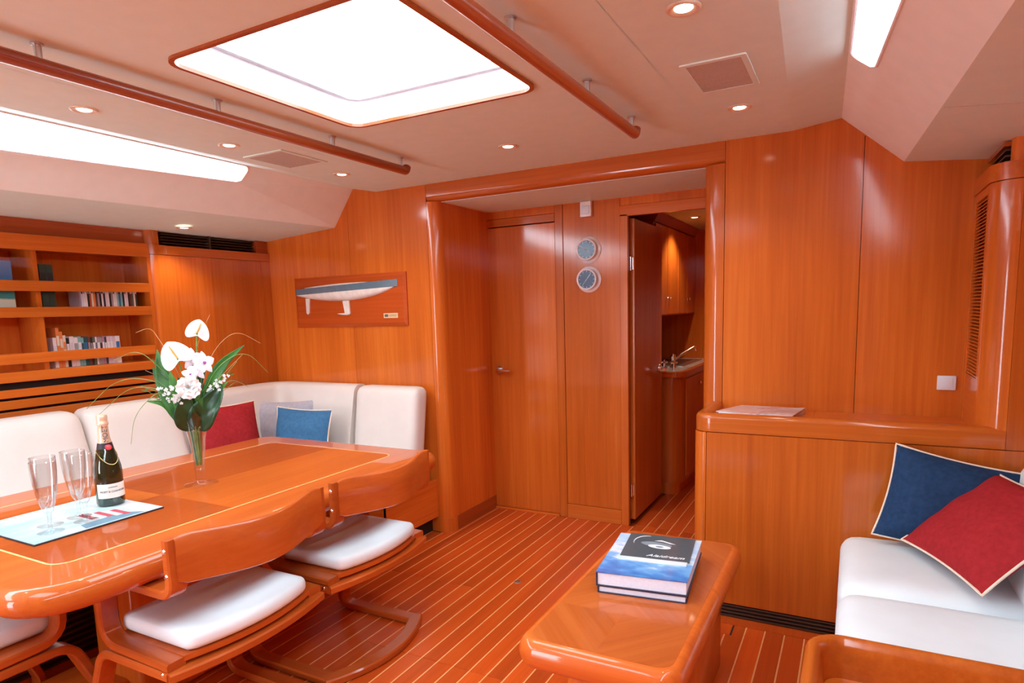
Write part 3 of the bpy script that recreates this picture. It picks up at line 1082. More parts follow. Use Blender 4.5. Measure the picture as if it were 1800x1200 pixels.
# scatter cushions on the settee
make_pillow(0.42, 0.40, 0.13, red_f, frame_from((-3.22, 2.46, 0.47), (0.25, 1, 0), (-0.30, 0, 1)), 'dark red pillow on the settee behind the vase', 1)
make_pillow(0.42, 0.36, 0.11, grey_f, frame_from((-3.25, 2.86, 0.47), (1, 0.45, 0), (-0.05, 0.22, 1)), 'lilac grey pillow in the settee corner behind the blue one', 2, pipe=False)
make_pillow(0.46, 0.335, 0.13, blue_f, frame_from((-3.00, 2.76, 0.47), (1, 0.02, 0), (0, 0.22, 1)), 'mid blue pillow on the settee near the corner', 3)

# ================================================================== DINING TABLE
TZ = 0.720
tb = thing('dining_table', (-2.26, 1.55, 0), 'large glossy cherry dining table with pale inlay line beside the settee', 'table')
obj('table_top', slab(NB(), -2.85, -1.672, 0.685, 2.41, TZ - 0.078, TZ, [0.10, 0.10, 0.16, 0.17], 0.036, 8, 6), wtab, tb, angle=60)
# inlaid line: a thin closed ribbon just proud of the varnish
def ribbon(bm, pts, w, z, h=0.0006):
    n = len(pts)
    I, O = [], []
    P = [Vector((p[0], p[1], 0)) for p in pts]
    for i in range(n):
        t_ = (P[(i + 1) % n] - P[i - 1]).normalized()
        nn = Vector((-t_.y, t_.x, 0))
        I.append(P[i] + nn * w / 2); O.append(P[i] - nn * w / 2)
    rings = [[bm.verts.new((p.x, p.y, zz)) for p in Q] for Q, zz in ((I, z), (O, z), (O, z + h), (I, z + h))]
    loft(bm, rings, True, cyc=True)
    return bm


vl = wood('table_leaf_light', 'y', (0.39, 0.070, 0.008), (0.48, 0.098, 0.012), (0.57, 0.136, 0.020), rough=0.4, coat=0.55, coat_r=0.03, wide=5, spec=0.12, tone=0.03)
vd = wood('table_leaf_dark', 'y', (0.30, 0.049, 0.006), (0.37, 0.067, 0.009), (0.44, 0.092, 0.015), rough=0.4, coat=0.55, coat_r=0.03, wide=5, spec=0.12, tone=0.03)
for (a, b, c_, d_, m_) in ((-2.647, -2.2475, 0.848, 1.3995, vl), (-2.2465, -1.856, 0.848, 1.3995, vd), (-2.647, -2.2475, 1.4005, 2.259, vd), (-2.2465, -1.856, 1.4005, 2.259, vl)):
    rsx = [0.002] * 4
    if b > -2 and c_ < 1: rsx[3] = 0.045
    if a < -2.5 and c_ < 1: rsx[2] = 0.045
    if b > -2 and d_ > 2: rsx[0] = 0.045
    if a < -2.5 and d_ > 2: rsx[1] = 0.045
    obj('veneer_leaf', prism(NB(), rrect(a, b, c_, d_, rsx, 5), 'z', TZ - 0.0004, TZ + 0.00015), m_, tb, smooth=False)
obj('inlay_line', ribbon(NB(), rrect(-2.65, -1.852, 0.845, 2.262, 0.05, 6), 0.0065, TZ - 0.0002, 0.0004), inlaym, tb)
obj('pedestal', Box(-2.42, -2.16, 1.20, 1.98, 0.0, TZ - 0.078, bev=0.02, seg=3), wz, tb)
obj('pedestal_plinth', Box(-2.52, -2.22, 0.98, 2.10, 0.0, 0.10, bev=0.02, seg=3), wy, tb)
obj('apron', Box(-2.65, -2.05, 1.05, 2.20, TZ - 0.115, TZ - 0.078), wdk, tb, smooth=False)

# ================================================================== CHAIRS
def make_chair(label):
    t = bpy.data.objects.new('dining_chair', None)
    COL.objects.link(t)
    tag(t, label, 'chair', 'bentwood dining chairs')
    HW = 0.258
    for s in (-1, 1):
        y = s * HW
        side = (0, 1, 0)
        p = bend([(0.205, y, 0.785), (0.205, y, 0.626), (-0.145, y, 0.626), (-0.15, y, 0.418), (0.165, y, 0.412)], [0.045, 0.05, 0.075], 6)
        a = obj('arm_frame', strip(NB(), p, 0.056, 0.026, side), wchair, t, local=True, angle=30)
        for z in (0.755, 0.685):
            b2 = NB(); lathe(b2, [(0.0, 0.0035), (0.005, 0.003), (0.0075, 0.0)], (0, 0, 0), 12)
            bmesh.ops.rotate(b2, verts=b2.verts[:], cent=(0, 0, 0), matrix=Matrix.Rotation(R(90), 3, 'X'))
            bmesh.ops.translate(b2, verts=b2.verts[:], vec=(0.205, y - 0.028, z))
            obj('bolt', b2, chrome, a, local=True)
        b2 = NB(); lathe(b2, [(0.0, 0.0035), (0.006, 0.003), (0.008, 0.0)], (0, 0, 0), 12)
        bmesh.ops.rotate(b2, verts=b2.verts[:], cent=(0, 0, 0), matrix=Matrix.Rotation(R(90), 3, 'X'))
        bmesh.ops.translate(b2, verts=b2.verts[:], vec=(0.14, y - 0.028, 0.39))
        obj('bolt', b2, chrome, a, local=True)
        p = bend([(0.16, y, 0.384), (-0.165, y, 0.384), (-0.32, y, 0.016), (0.12, y, 0.016)], [0.05, 0.09], 7)
        obj('sled_leg', strip(NB(), p, 0.058, 0.028, side), wchair, t, local=True, angle=30)
    # curved cross-pieces: under the seat and along the floor
    arc = lambda z, b, x0: [(x0 + b * (1 - (v_ / 7.0) ** 2), HW * 1.09 * v_ / 7.0, z) for v_ in range(-7, 8)]
    obj('floor_stretcher', strip(NB(), arc(0.016, 0.085, 0.105), 0.058, 0.030, (1, 0, 0)), wchairy, t, local=True, angle=30)
    obj('seat_rail', strip(NB(), arc(0.386, 0.045, 0.155), 0.05, 0.028, (1, 0, 0)), wchairy, t, local=True, angle=30)
    # moulded seat pan
    bm = NB()
    pan = [(-0.14, -0.235), (0.165, -0.235)] + [(0.165 + 0.045 * (1 - (v_ / 6.0) ** 2), 0.235 * v_ / 6.0) for v_ in range(-5, 6)] + [(0.165, 0.235), (-0.14, 0.235)]
    prism(bm, pan, 'z', 0.412, 0.428)
    obj('seat_pan', bm, wchairy, t, local=True, smooth=False)

    def w(v):
        return Vector((v.x + 0.045 * (1 - (v.y / 0.225) ** 2) * max(0, (v.x + 0.14) / 0.32), v.y, v.z))
    bm = NB(); soft_box(bm, -0.15, 0.172, -0.226, 0.226, 0.428, 0.486, r=0.026, n=12, dish=0.012, warp=w)
    obj('seat_cushion', bm, leather_w, t, local=True, angle=180)
    # broad steam-bent back band
    bm = NB()
    rows = []
    N_ = 24
    for i in range(N_ + 1):
        v_ = -1 + 2 * i / N_
        xx = 0.214 + 0.066 * math.cos(v_ * math.pi / 2) ** 1.7
        top = 0.782 + 0.014 * v_ ** 2 - 0.010 * max(0, abs(v_) - 0.88) / 0.12
        bot = 0.655 - 0.012 * (1 - v_ * v_) + 0.010 * max(0, abs(v_) - 0.9) / 0.1
        yy_ = v_ * 0.264
        th = 0.009
        rows.append([bm.verts.new((xx + a_, yy_, z_)) for a_, z_ in ((-th, bot + .004), (-th, (bot + top) / 2), (-th, top - .005), (-th * .4, top), (th * .4, top), (th, top - .005), (th, (bot + top) / 2), (th, bot + .004), (th * .4, bot), (-th * .4, bot))])
    loft(bm, rows, True, True)
    obj('back_band', bm, wchairy, t, local=True, angle=50)
    return t


ch = make_chair('bentwood chair with white seat cushion, nearer one on the aisle side of the table')
ch.location = (-1.79, 1.262, 0)
c2 = copy_tree(ch)
c2['label'] = 'bentwood chair with white seat cushion, farther one on the aisle side of the table'
c2.location = (-1.79, 1.872, 0)
c3 = copy_tree(ch)
c3['label'] = 'bentwood chair tucked under the near head of the dining table'
c3.location = (-2.36, 0.80, 0)
c3.rotation_euler = (0, 0, R(-90))

# ================================================================== ON THE TABLE
mat_print = print_mat('placemat_print', [(0.0, (0.36, 0.66, 0.72)), (0.28, (0.52, 0.80, 0.84)), (0.45, (0.66, 0.86, 0.88)), (0.62, (0.45, 0.74, 0.76)), (0.8, (0.68, 0.86, 0.88)), (1.0, (0.80, 0.90, 0.90))], 'y', 9, -0.2, 0.2, noise=1.1, mscale=(2.2, 0.6, 1))
pm = thing('serving_mat', (-2.27, 1.10, TZ), 'pale blue printed serving mat under the bottle and glasses', 'mat')
obj('mat_base', Box(-2.46, -2.08, 0.90, 1.30, TZ, TZ + 0.005, bev=0.0015, seg=1), black_m, pm, smooth=False)
obj('mat_face', Box(-2.457, -2.083, 0.903, 1.297, TZ + 0.005, TZ + 0.0056), mat_print, pm, smooth=False)
rp_ = flat('red_print', (0.55, 0.06, 0.09), rough=0.4)
wp_ = flat('cream_print', (0.82, 0.76, 0.76), rough=0.4)
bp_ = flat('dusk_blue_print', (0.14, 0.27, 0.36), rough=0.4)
for i in range(5):
    a = 1.15 + 0.02 * i
    obj('stripe_red' if i % 2 == 0 else 'stripe_cream', Box(-2.262 + .012 * i, -2.17 + .012 * i, a - 0.04, a - 0.02, TZ + 0.0056, TZ + 0.0060), rp_ if i % 2 == 0 else wp_, pm, smooth=False)
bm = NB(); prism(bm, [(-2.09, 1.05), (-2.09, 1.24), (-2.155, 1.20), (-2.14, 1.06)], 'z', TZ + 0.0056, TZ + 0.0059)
obj('printed_patch', bm, bp_, pm, smooth=False)  # dusk-blue patch near the right edge of the mat
MZ = TZ + 0.006

# champagne bottle
BC = Vector((-2.292, 1.243, MZ))
bt = thing('champagne_bottle', BC, 'dark green champagne bottle with gold foil neck on the blue mat', 'bottle')
prof = [(0.0, 0.004), (0.030, 0.0), (0.041, 0.002), (0.044, 0.010), (0.044, 0.115), (0.0425, 0.135), (0.037, 0.162), (0.0285, 0.192), (0.0205, 0.220), (0.0165, 0.240)]
bm = NB(); lathe(bm, prof, BC, 32)
obj('glass_body', bm, bottle_m, bt)
bm = NB(); lathe(bm, [(0.0215, 0.2205), (0.0178, 0.240), (0.0163, 0.268), (0.0160, 0.280), (0.0188, 0.284), (0.0190, 0.290), (0.0165, 0.294), (0.0170, 0.302), (0.0172, 0.312), (0.015, 0.318), (0.0, 0.319)], BC, 28)
obj('foil_cap', bm, foil_m, bt)
AIM = math.atan2(0 - BC.y, 0 - BC.x) + R(8)          # the side turned to the viewer


def wrap(bm, rad, z0, ang, vertical=False):
    for v in bm.verts:
        x_, y_ = (v.co.x, v.co.y) if not vertical else (-v.co.y, v.co.x)
        a = ang + x_ / (rad if not callable(rad) else rad(y_ + z0))
        r_ = (rad if not callable(rad) else rad(y_ + z0)) + v.co.z
        v.co = Vector((BC.x + r_ * math.cos(a), BC.y + r_ * math.sin(a), BC.z + z0 + y_))
    return bm


bm = NB(); lathe(bm, [(0.0443, 0.030), (0.0446, 0.031), (0.0446, 0.079), (0.0443, 0.080)], BC, 20, AIM - R(62), AIM + R(72))
lab = obj('label', bm, label_m, bt)
lab['label'] = 'cream paper label'
for z_, tx, sz in ((0.053, 'MOËT & CHANDON', 0.0092), (0.068, 'CHAMPAGNE', 0.0046)):
    obj('lettering', wrap(text_mesh(tx, sz), 0.0447, z_, AIM + R(5)), ink_m, lab, smooth=False)


def neck_r(z):
    return 0.0216 - 0.0052 * min(1, max(0, (z - 0.2205) / 0.045)) + 0.0002


bm = text_mesh('MOËT', 0.022)
obj('neck_lettering', wrap(bm, neck_r, 0.252, AIM + R(8), True), ink_m, bt, smooth=False)
bm = NB(); lathe(bm, [(0.0245, 0.2060), (0.0223, 0.2150), (0.0216, 0.2205), (0.0220, 0.2208), (0.0252, 0.2055), (0.0262, 0.200)], BC, 28)
obj('neck_ribbon', bm, black_m, bt)
bm = NB(); lathe(bm, [(0.0, 0.0022), (0.008, 0.0022), (0.0105, 0.0012), (0.011, 0.0)], (0, 0, 0), 18)
ra = AIM + R(14)
bmesh.ops.rotate(bm, verts=bm.verts[:], cent=(0, 0, 0), matrix=Matrix.Rotation(R(62), 3, 'Y'))
bmesh.ops.rotate(bm, verts=bm.verts[:], cent=(0, 0, 0), matrix=Matrix.Rotation(ra, 3, 'Z'))
bmesh.ops.translate(bm, verts=bm.verts[:], vec=BC + Vector((0.0258 * math.cos(ra), 0.0258 * math.sin(ra), 0.206)))
obj('wax_seal', bm, seal_m, bt)


def body_r(z):
    for (r1, z1), (r2, z2) in zip(prof[3:], prof[4:]):
        if z1 <= z <= z2: return r1 + (r2 - r1) * (z - z1) / (z2 - z1)
    return 0.044


cordp = []
for i in range(41):
    a = AIM - R(180) + R(360) * i / 40
    z_ = 0.196 - 0.050 * math.exp(-((i - 22) / 7.0) ** 2)
    r_ = body_r(z_) + 0.0008
    cordp.append((BC.x + r_ * math.cos(a), BC.y + r_ * math.sin(a), BC.z + z_))
obj('gold_cord', Tube(cordp, 0.0009, 5), gold_m, bt)

# champagne flutes
def make_flute(x, y, label):
    c = (x, y, MZ)
    t = thing('champagne_flute', c, label, 'glass', 'champagne flutes on the mat')
    bm = NB(); lathe(bm, [(0.0, 0.0), (0.034, 0.0), (0.036, 0.0015), (0.032, 0.003), (0.014, 0.006), (0.008, 0.010)], c, 24)
    obj('foot', bm, crystal_foot, t)
    bm = NB(); lathe(bm, [(0.007, 0.010), (0.0055, 0.02), (0.0055, 0.045), (0.0075, 0.058), (0.009, 0.064)], c, 14)
    obj('stem', bm, crystal, t)
    bm = NB()
    lathe(bm, [(0.009, 0.060), (0.014, 0.068), (0.021, 0.090), (0.0285, 0.125), (0.033, 0.16), (0.0352, 0.19), (0.0358, 0.222), (0.0350, 0.2225), (0.0340, 0.19), (0.0315, 0.16), (0.0268, 0.125), (0.0190, 0.092), (0.012, 0.078), (0.0, 0.074)], c, 14)
    obj('bowl', bm, crystal, t)
    return t


for (x, y, l) in ((-2.160, 0.985, 'empty champagne flute nearest the viewer on the blue mat'), (-2.235, 1.020, 'empty champagne flute just behind the nearest one, left of it'), (-2.170, 1.095, 'empty champagne flute nearest the bottle, front of that pair'), (-2.240, 1.110, 'empty champagne flute at the back beside the bottle')):
    make_flute(x, y, l)

# vase
VC = Vector((-2.245, 1.562, TZ))
vs_ = thing('trumpet_vase', VC, 'clear glass trumpet vase on the dining table', 'vase')
bm = NB(); lathe(bm, [(0.0, 0.0), (0.060, 0.0), (0.063, 0.002), (0.055, 0.005), (0.025, 0.010), (0.018, 0.018)], VC, 36)
obj('vase_foot', bm, crystal_foot, vs_)
bm = NB(); lathe(bm, [(0.018, 0.018), (0.0185, 0.05), (0.0225, 0.11), (0.030, 0.18), (0.043, 0.24), (0.060, 0.292), (0.0585, 0.292), (0.0405, 0.24), (0.0275, 0.18), (0.020, 0.11), (0.016, 0.06), (0.0, 0.052)], VC, 36)
obj('vase_bowl', bm, crystal, vs_)

# bouquet: one tied bunch, every bloom and leaf a part
bq = thing('flower_bouquet', VC + Vector((0, 0, 0.07)), 'tied bouquet of white flowers and green leaves in the glass vase', 'bouquet')
# directions seen from the camera: RT to the right, TW towards the viewer
TW = Vector((-VC.x, -VC.y, 0)).normalized()
RT = Vector((-TW.y, TW.x, 0))
# right of view
if RT.dot(rr) < 0: RT = -RT
UP = Vector((0, 0, 1))


def B(r_, t_, u_): return VC + RT * r_ + TW * t_ + UP * u_


for i in range(16):
    a = 2 * math.pi * i / 16 * 1.9
    q = 0.006 + 0.007 * ((i * 5) % 3) / 2
    lo = B(q * math.cos(a) * .8, q * math.sin(a) * .8, 0.075 + 0.006 * (i % 4))
    hi = B(q * 2.1 * math.cos(a + .5), q * 2.1 * math.sin(a + .5), 0.255)
    obj('flower_stem', Tube([lo, (lo + hi) / 2 + RT * 0.001, hi], 0.0026, 6), stem_m, bq)
tie = [B(0.021 * math.cos(2 * math.pi * i / 20), 0.021 * math.sin(2 * math.pi * i / 20), 0.215 + 0.002 * math.sin(i)) for i in range(20)]
obj('raffia_tie', Tube(tie, 0.003, 6, cyc=True), grass_m, bq)


def leaf(path, w, mat, nrm, cup=0.25, nm='leaf', tipp=1.6, grp=None):
    P = [Vector(p) for p in bend(path, 0.2, 6)] if len(path) > 2 else [Vector(p) for p in path]
    # resample
    N_ = 16
    acc = [0]
    for a, b in zip(P, P[1:]): acc.append(acc[-1] + (b - a).length)
    def at(s):
        s *= acc[-1]
        for i in range(len(P) - 1):
            if acc[i + 1] >= s:
                f_ = (s - acc[i]) / max(1e-9, acc[i + 1] - acc[i])
                return P[i].lerp(P[i + 1], f_)
        return P[-1]
    bm = NB()
    top, bot = [], []
    nrm = Vector(nrm).normalized()
    for i in range(N_ + 1):
        s = i / N_
        p = at(s)
        t_ = (at(min(1, s + .02)) - at(max(0, s - .02))).normalized()
        sd = t_.cross(nrm).normalized()
        n2 = sd.cross(t_)
        hw = w / 2 * max(0.03, math.sin(math.pi * min(1, s ** 0.75 * 0.97 + 0.03)) ** 0.8 * (1 - 0.25 * s))
        rt, rb = [], []
        for j in range(-3, 4):
            q = j / 3
            o_ = p + sd * hw * q + n2 * (cup * hw * (q * q - 0.3)) + n2 * 0.0015 * math.sin(14 * s) * q
            rt.append(bm.verts.new(o_ + n2 * 0.0006)); rb.append(bm.verts.new(o_ - n2 * 0.0006))
        top.append(rt); bot.append(rb)
    loft(bm, top, False); loft(bm, [r_[::-1] for r_ in bot], False)
    loft(bm, [[r_[0] for r_ in top], [r_[0] for r_ in bot]], False)
    loft(bm, [[r_[-1] for r_ in top], [r_[-1] for r_ in bot]], False)
    return obj(nm, bm, mat, bq, angle=180)


# broad leaves (u measured from the table)
leaf([B(-0.005, 0.02, 0.23), B(-0.045, 0.045, 0.30), B(-0.095, 0.03, 0.41), B(-0.105, 0.0, 0.535)], 0.085, green_l, TW + UP * .2)
leaf([B(0.0, 0.0, 0.25), B(-0.05, -0.01, 0.36), B(-0.125, -0.02, 0.50)], 0.05, green_l, TW)
leaf([B(-0.01, 0.02, 0.22), B(-0.035, 0.065, 0.30), B(-0.02, 0.075, 0.37)], 0.10, green_d, TW)
leaf([B(0.005, 0.02, 0.22), B(0.03, 0.075, 0.29), B(0.085, 0.055, 0.36), B(0.10, 0.02, 0.39)], 0.105, green_d, TW + UP * .4, cup=0.5)
leaf([B(0.01, -0.01, 0.24), B(0.06, 0.01, 0.36), B(0.10, 0.0, 0.46), B(0.20, -0.02, 0.535)], 0.062, green_l, TW)
leaf([B(-0.02, 0.02, 0.24), B(-0.085, 0.03, 0.38), B(-0.125, 0.02, 0.47)], 0.085, green_l, TW + UP * .3)
leaf([B(-0.02, 0.03, 0.25), B(-0.06, 0.04, 0.40), B(-0.07, 0.03, 0.455)], 0.06, green_y, TW + UP * .3)
leaf([B(-0.02, 0.01, 0.22), B(-0.09, 0.02, 0.33), B(-0.155, 0.02, 0.345)], 0.055, green_y, UP + TW)
leaf([B(0.0, 0.0, 0.24), B(-0.03, 0.045, 0.38), B(-0.045, 0.05, 0.43)], 0.06, green_d, TW)
leaf([B(0.0, -0.02, 0.24), B(0.02, -0.03, 0.40), B(0.06, -0.04, 0.47)], 0.06, green_d, TW)
leaf([B(0.02, 0.01, 0.24), B(0.07, 0.03, 0.35), B(0.13, 0.02, 0.40)], 0.045, green_y, TW + UP)
leaf([B(-0.02, 0.0, 0.25), B(-0.09, 0.0, 0.36), B(-0.10, 0.01, 0.44)], 0.05, green_y, TW)
# fern fronds
for (tip, mid) in ((B(0.135, 0.02, 0.42), B(0.07, 0.03, 0.34)), (B(-0.15, 0.03, 0.385), B(-0.08, 0.04, 0.33)), (B(0.03, 0.08, 0.37), B(0.015, 0.06, 0.31)), (B(-0.085, 0.03, 0.46), B(-0.05, 0.03, 0.37))):
    st0 = B(0, 0, 0.25)
    pth = bend([st0, mid, tip], 0.2, 8)
    bm = Tube(pth, 0.0008, 4)
    for i in range(3, len(pth)):
        p = Vector(pth[i]); d_ = (Vector(pth[i]) - Vector(pth[i - 1])).normalized()
        for s in (-1, 1):
            for jj in range(3):
                sd = d_.cross(TW).normalized() * s
                e_ = p + sd * (0.020 - 0.001 * i) + d_ * 0.012 + TW * 0.004 * (jj - 1) + d_ * .004 * jj
                v0 = bm.verts.new(p); v1 = bm.verts.new(p + d_ * 0.003); v2 = bm.verts.new(e_); v3 = bm.verts.new((p + e_) / 2 - d_ * 0.003)
                bm.faces.new((v0, v3, v2, v1))
    obj('fern_frond', bm, green_y, bq)


def anthurium(c, size, nrm, up, base):
    """heart-shaped waxy spathe with a spadix"""
    n_ = Vector(nrm).normalized()
    u_ = (Vector(up) - n_ * Vector(up).dot(n_)).normalized()
    s_ = u_.cross(n_)
    bm = NB()
    rings = []
    K = 30
    for q in range(6):
        f_ = q / 5
        ring = []
        for i in range(K):
            a = 2 * math.pi * i / K
            # heart outline
            q1 = a / (2 * math.pi)
            hx = 0.92 * math.copysign(abs(math.sin(a)) ** 1.6, math.sin(a))
            hy = -(0.82 * math.cos(a) - 0.30 * math.cos(2 * a) - 0.12 * math.cos(3 * a)) + 0.1
            dep = 0.16 * f_ * f_ * size - 0.05 * size
            ring.append(bm.verts.new(Vector(c) + (s_ * hx + u_ * hy) * size * f_ * 0.62 + n_ * (dep * (1 if q else 0))))
        rings.append(ring)
    loft(bm, rings, True)
    bmesh.ops.solidify(bm, geom=bm.faces[:], thickness=0.0012)
    o = obj('anthurium_bloom', bm, petal, bq, angle=180)
    obj('spadix', Tube([Vector(c), Vector(c) + (n_ * 0.5 + u_ * .25) * size * 0.6, Vector(c) + (n_ * .6 + u_ * 0.45) * size * 0.8], [0.0035, 0.0035, 0.0015], 7), spadix_m, o)
    obj('stalk', Tube(bend([base, (Vector(base) + Vector(c)) / 2 + UP * 0.02, c], 0.1, 5), 0.0028, 6), stem_m, o)
    return o


anthurium(B(0.034, 0.01, 0.592), 0.076, TW + UP * 0.25 + RT * .3, UP + RT * 0.3, B(0.01, 0, 0.26))
anthurium(B(-0.04, 0.06, 0.503), 0.098, TW + UP * 0.35 - RT * 0.2, UP - RT * 0.5, B(0, 0, 0.26))
# white rose / carnation low in front: nested ruffled petals
c = B(-0.012, 0.085, 0.392)
bm = NB()
for ring_, (rad, n_, tilt) in enumerate(((0.040, 7, 1.15), (0.033, 6, 0.8), (0.024, 5, 0.45), (0.013, 4, 0.2))):
    for i in range(n_):
        a = 2 * math.pi * (i + ring_ * .37) / n_
        d_ = RT * math.cos(a) + UP * math.sin(a)
        ax = (TW * math.cos(tilt) + d_ * math.sin(tilt)).normalized()
        sd = TW.cross(d_).normalized()
        nn = sd.cross(ax).normalized()
        rows = []
        for s in range(5):
            f_ = s / 4
            rows.append([bm.verts.new(c + d_ * rad * 0.15 + ax * rad * f_ + sd * q_ * rad * 0.6 * math.sin(math.pi * (0.15 + 0.7 * f_)) + nn * rad * 0.22 * (q_ * q_ - f_ * .5)) for q_ in (-1, -.5, 0, .5, 1)])
        loft(bm, rows, False)
rose = obj('white_rose', bm, petal, bq, angle=180)
obj('stalk', Tube([B(0, 0.01, 0.26), B(-0.005, 0.05, 0.33), c], 0.0026, 6), stem_m, rose)


def orchid_bloom(c, size, nrm, mat=orchid):
    n_ = Vector(nrm).normalized()
    u_ = (UP - n_ * n_.z).normalized()
    s_ = u_.cross(n_)
    bm = NB()
    for i in range(5):
        a = 2 * math.pi * i / 5 + math.pi / 2
        d_ = s_ * math.cos(a) + u_ * math.sin(a)
        e_ = n_.cross(d_)
        rows = []
        for s in range(6):
            f_ = s / 5
            hw = size * (0.42 if i in (1, 4) else 0.30) * math.sin(math.pi * (0.1 + 0.85 * f_))
            rows.append([bm.verts.new(Vector(c) + d_ * size * f_ + e_ * hw * q_ + n_ * size * 0.25 * (f_ * (1 - f_) - 0.3 * q_ * q_ * f_)) for q_ in (-1, 0, 1)])
        loft(bm, rows, False)
    o = obj('orchid_bloom', bm, mat, bq, angle=180)
    b2 = NB()
    bmesh.ops.create_uvsphere(b2, u_segments=8, v_segments=6, radius=size * 0.13)
    bmesh.ops.translate(b2, verts=b2.verts[:], vec=Vector(c) + n_ * size * 0.12)
    obj('orchid_throat', b2, orchid_c, o)
    obj('stalk', Tube([Vector(c), B(0.01, 0.0, 0.30)], 0.0016, 5), stem_m, o)


orchid_bloom(B(0.008, 0.05, 0.495), 0.042, TW + RT * .2)
orchid_bloom(B(0.048, 0.05, 0.478), 0.045, TW + RT * .5 + UP * .2)
orchid_bloom(B(0.022, 0.065, 0.450), 0.036, TW - RT * .1)
orchid_bloom(B(-0.002, 0.075, 0.440), 0.030, TW, petal)
# sprays of small white wax flowers
for si, (tip, mid, n_) in enumerate(((B(-0.165, 0.05, 0.405), B(-0.07, 0.06, 0.36), 14), (B(-0.115, 0.06, 0.425), B(-0.05, 0.06, 0.36), 14), (B(-0.075, 0.07, 0.375), B(-0.04, 0.06, 0.33), 12), (B(0.165, 0.03, 0.475), B(0.08, 0.04, 0.38), 14), (B(0.11, 0.04, 0.445), B(0.06, 0.05, 0.36), 12), (B(0.15, 0.04, 0.395), B(0.07, 0.05, 0.34), 9))):
    pth = bend([B(0, 0.01, 0.26), mid, tip], 0.3, 10)
    sp = obj('waxflower_spray', Tube(pth, 0.0009, 4), stem_m, bq)
    bm = NB()
    rn = random.Random(si + 5)
    for i in range(n_):
        p = Vector(pth[4 + int((len(pth) - 5) * i / n_)]) + RT * rn.uniform(-.014, .014) + UP * rn.uniform(-.014, .016) + TW * rn.uniform(-.01, .012)
        for kk in range(5):
            a = 2 * math.pi * kk / 5 + rn.random()
            d_ = RT * math.cos(a) + UP * math.sin(a)
            e_ = TW.cross(d_)
            v = [bm.verts.new(p), bm.verts.new(p + d_ * .004 + e_ * .003), bm.verts.new(p + d_ * .0068 + TW * .0015), bm.verts.new(p + d_ * .004 - e_ * .003)]
            bm.faces.new(v)
    obj('small_blooms', bm, petal, sp, smooth=False, kind='stuff')
# arching bear-grass blades
for (pts) in (
    [B(0, 0, 0.28), B(-0.06, 0.0, 0.50), B(-0.12, -0.02, 0.62), B(-0.17, -0.03, 0.60)],
    [B(0, 0, 0.28), B(0.03, 0.0, 0.55), B(0.085, -0.01, 0.66)],
    [B(0, 0, 0.28), B(0.08, 0.02, 0.52), B(0.17, 0.0, 0.60), B(0.26, -0.02, 0.54)],
    [B(0, 0, 0.28), B(0.09, 0.02, 0.46), B(0.20, 0.0, 0.52), B(0.28, -0.01, 0.42)],
    [B(0, 0, 0.28), B(0.06, 0.03, 0.38), B(0.19, 0.0, 0.50)],
    [B(0, 0, 0.28), B(-0.10, 0.02, 0.47), B(-0.17, 0.0, 0.54), B(-0.25, -0.02, 0.50)],
    [B(0, 0, 0.28), B(-0.10, 0.03, 0.42), B(-0.24, 0.0, 0.44), B(-0.35, -0.02, 0.33)],
    [B(0, 0, 0.28), B(-0.08, 0.03, 0.38), B(-0.20, 0.01, 0.41), B(-0.32, 0.0, 0.30)],
    [B(0, 0, 0.26), B(-0.10, 0.04, 0.40), B(-0.20, 0.03, 0.30), B(-0.22, 0.02, 0.19)],
    [B(0, 0, 0.28), B(-0.05, 0.02, 0.40), B(-0.15, 0.01, 0.46)],
    [B(0, 0, 0.28), B(0.07, 0.02, 0.36), B(0.14, 0.02, 0.41), B(0.20, 0.01, 0.37)],
):
    P_ = bend(pts, 0.3, 8)
    obj('grass_blade', Tube(P_, [0.0016 - 0.0008 * i / (len(P_) - 1) for i in range(len(P_))], 4), grass_m if len(pts) < 4 or pts[1][2] > 1.2 else stem_m, bq)

# ================================================================== HALF HULL MODEL on the bulkhead
hm = thing('half_hull_model', (-2.87, YB, 1.45), 'half hull yacht model on a cherry board on the left bulkhead', 'model')
bx0, bx1, bz0, bz1 = -3.342, -2.408, 1.288, 1.616
bm = NB()
o_ = [(bx0, bz0), (bx1, bz0), (bx1, bz1), (bx0, bz1)]
i_ = [(bx0 + .022, bz0 + .022), (bx1 - .022, bz0 + .022), (bx1 - .022, bz1 - .022), (bx0 + .022, bz1 - .022)]
rg = [[bm.verts.new((p[0], yv, p[1])) for p in q] for q, yv in ((o_, YB - .0005), (o_, YB - 0.008), (i_, YB - 0.018))]
loft(bm, rg, True, True)
board_m = wood('plaque_wood', 'x', (0.33, 0.050, 0.007), (0.44, 0.072, 0.010), (0.54, 0.10, 0.016), coat=0.5, coat_r=0.2, spec=0.1)
obj('board', bm, board_m, hm, smooth=False)
yh = YB - 0.018
# hull sections: stern (left) to bow (right)
hx0, hx1 = -3.285, -2.465


def hull_half(bm, z_of, K=26, J=8):
    rows = []
    for i in range(K + 1):
        s = i / K
        x_ = hx0 + (hx1 - hx0) * s
        beam = 0.052 * (math.sin(math.pi * min(1, 0.22 + 0.78 * s)) ** 0.8) + 0.0008
        rows.append((x_, s, beam))
    return rows


def shear(s): return 1.541 + 0.022 * s + 0.010 * s * s
def wline(s): return 1.503 + 0.020 * s + 0.006 * s * s
def keelz(s): return 1.497 + 0.02 * s - 0.052 * math.sin(math.pi * s) ** 0.75 + 0.02 * s ** 6


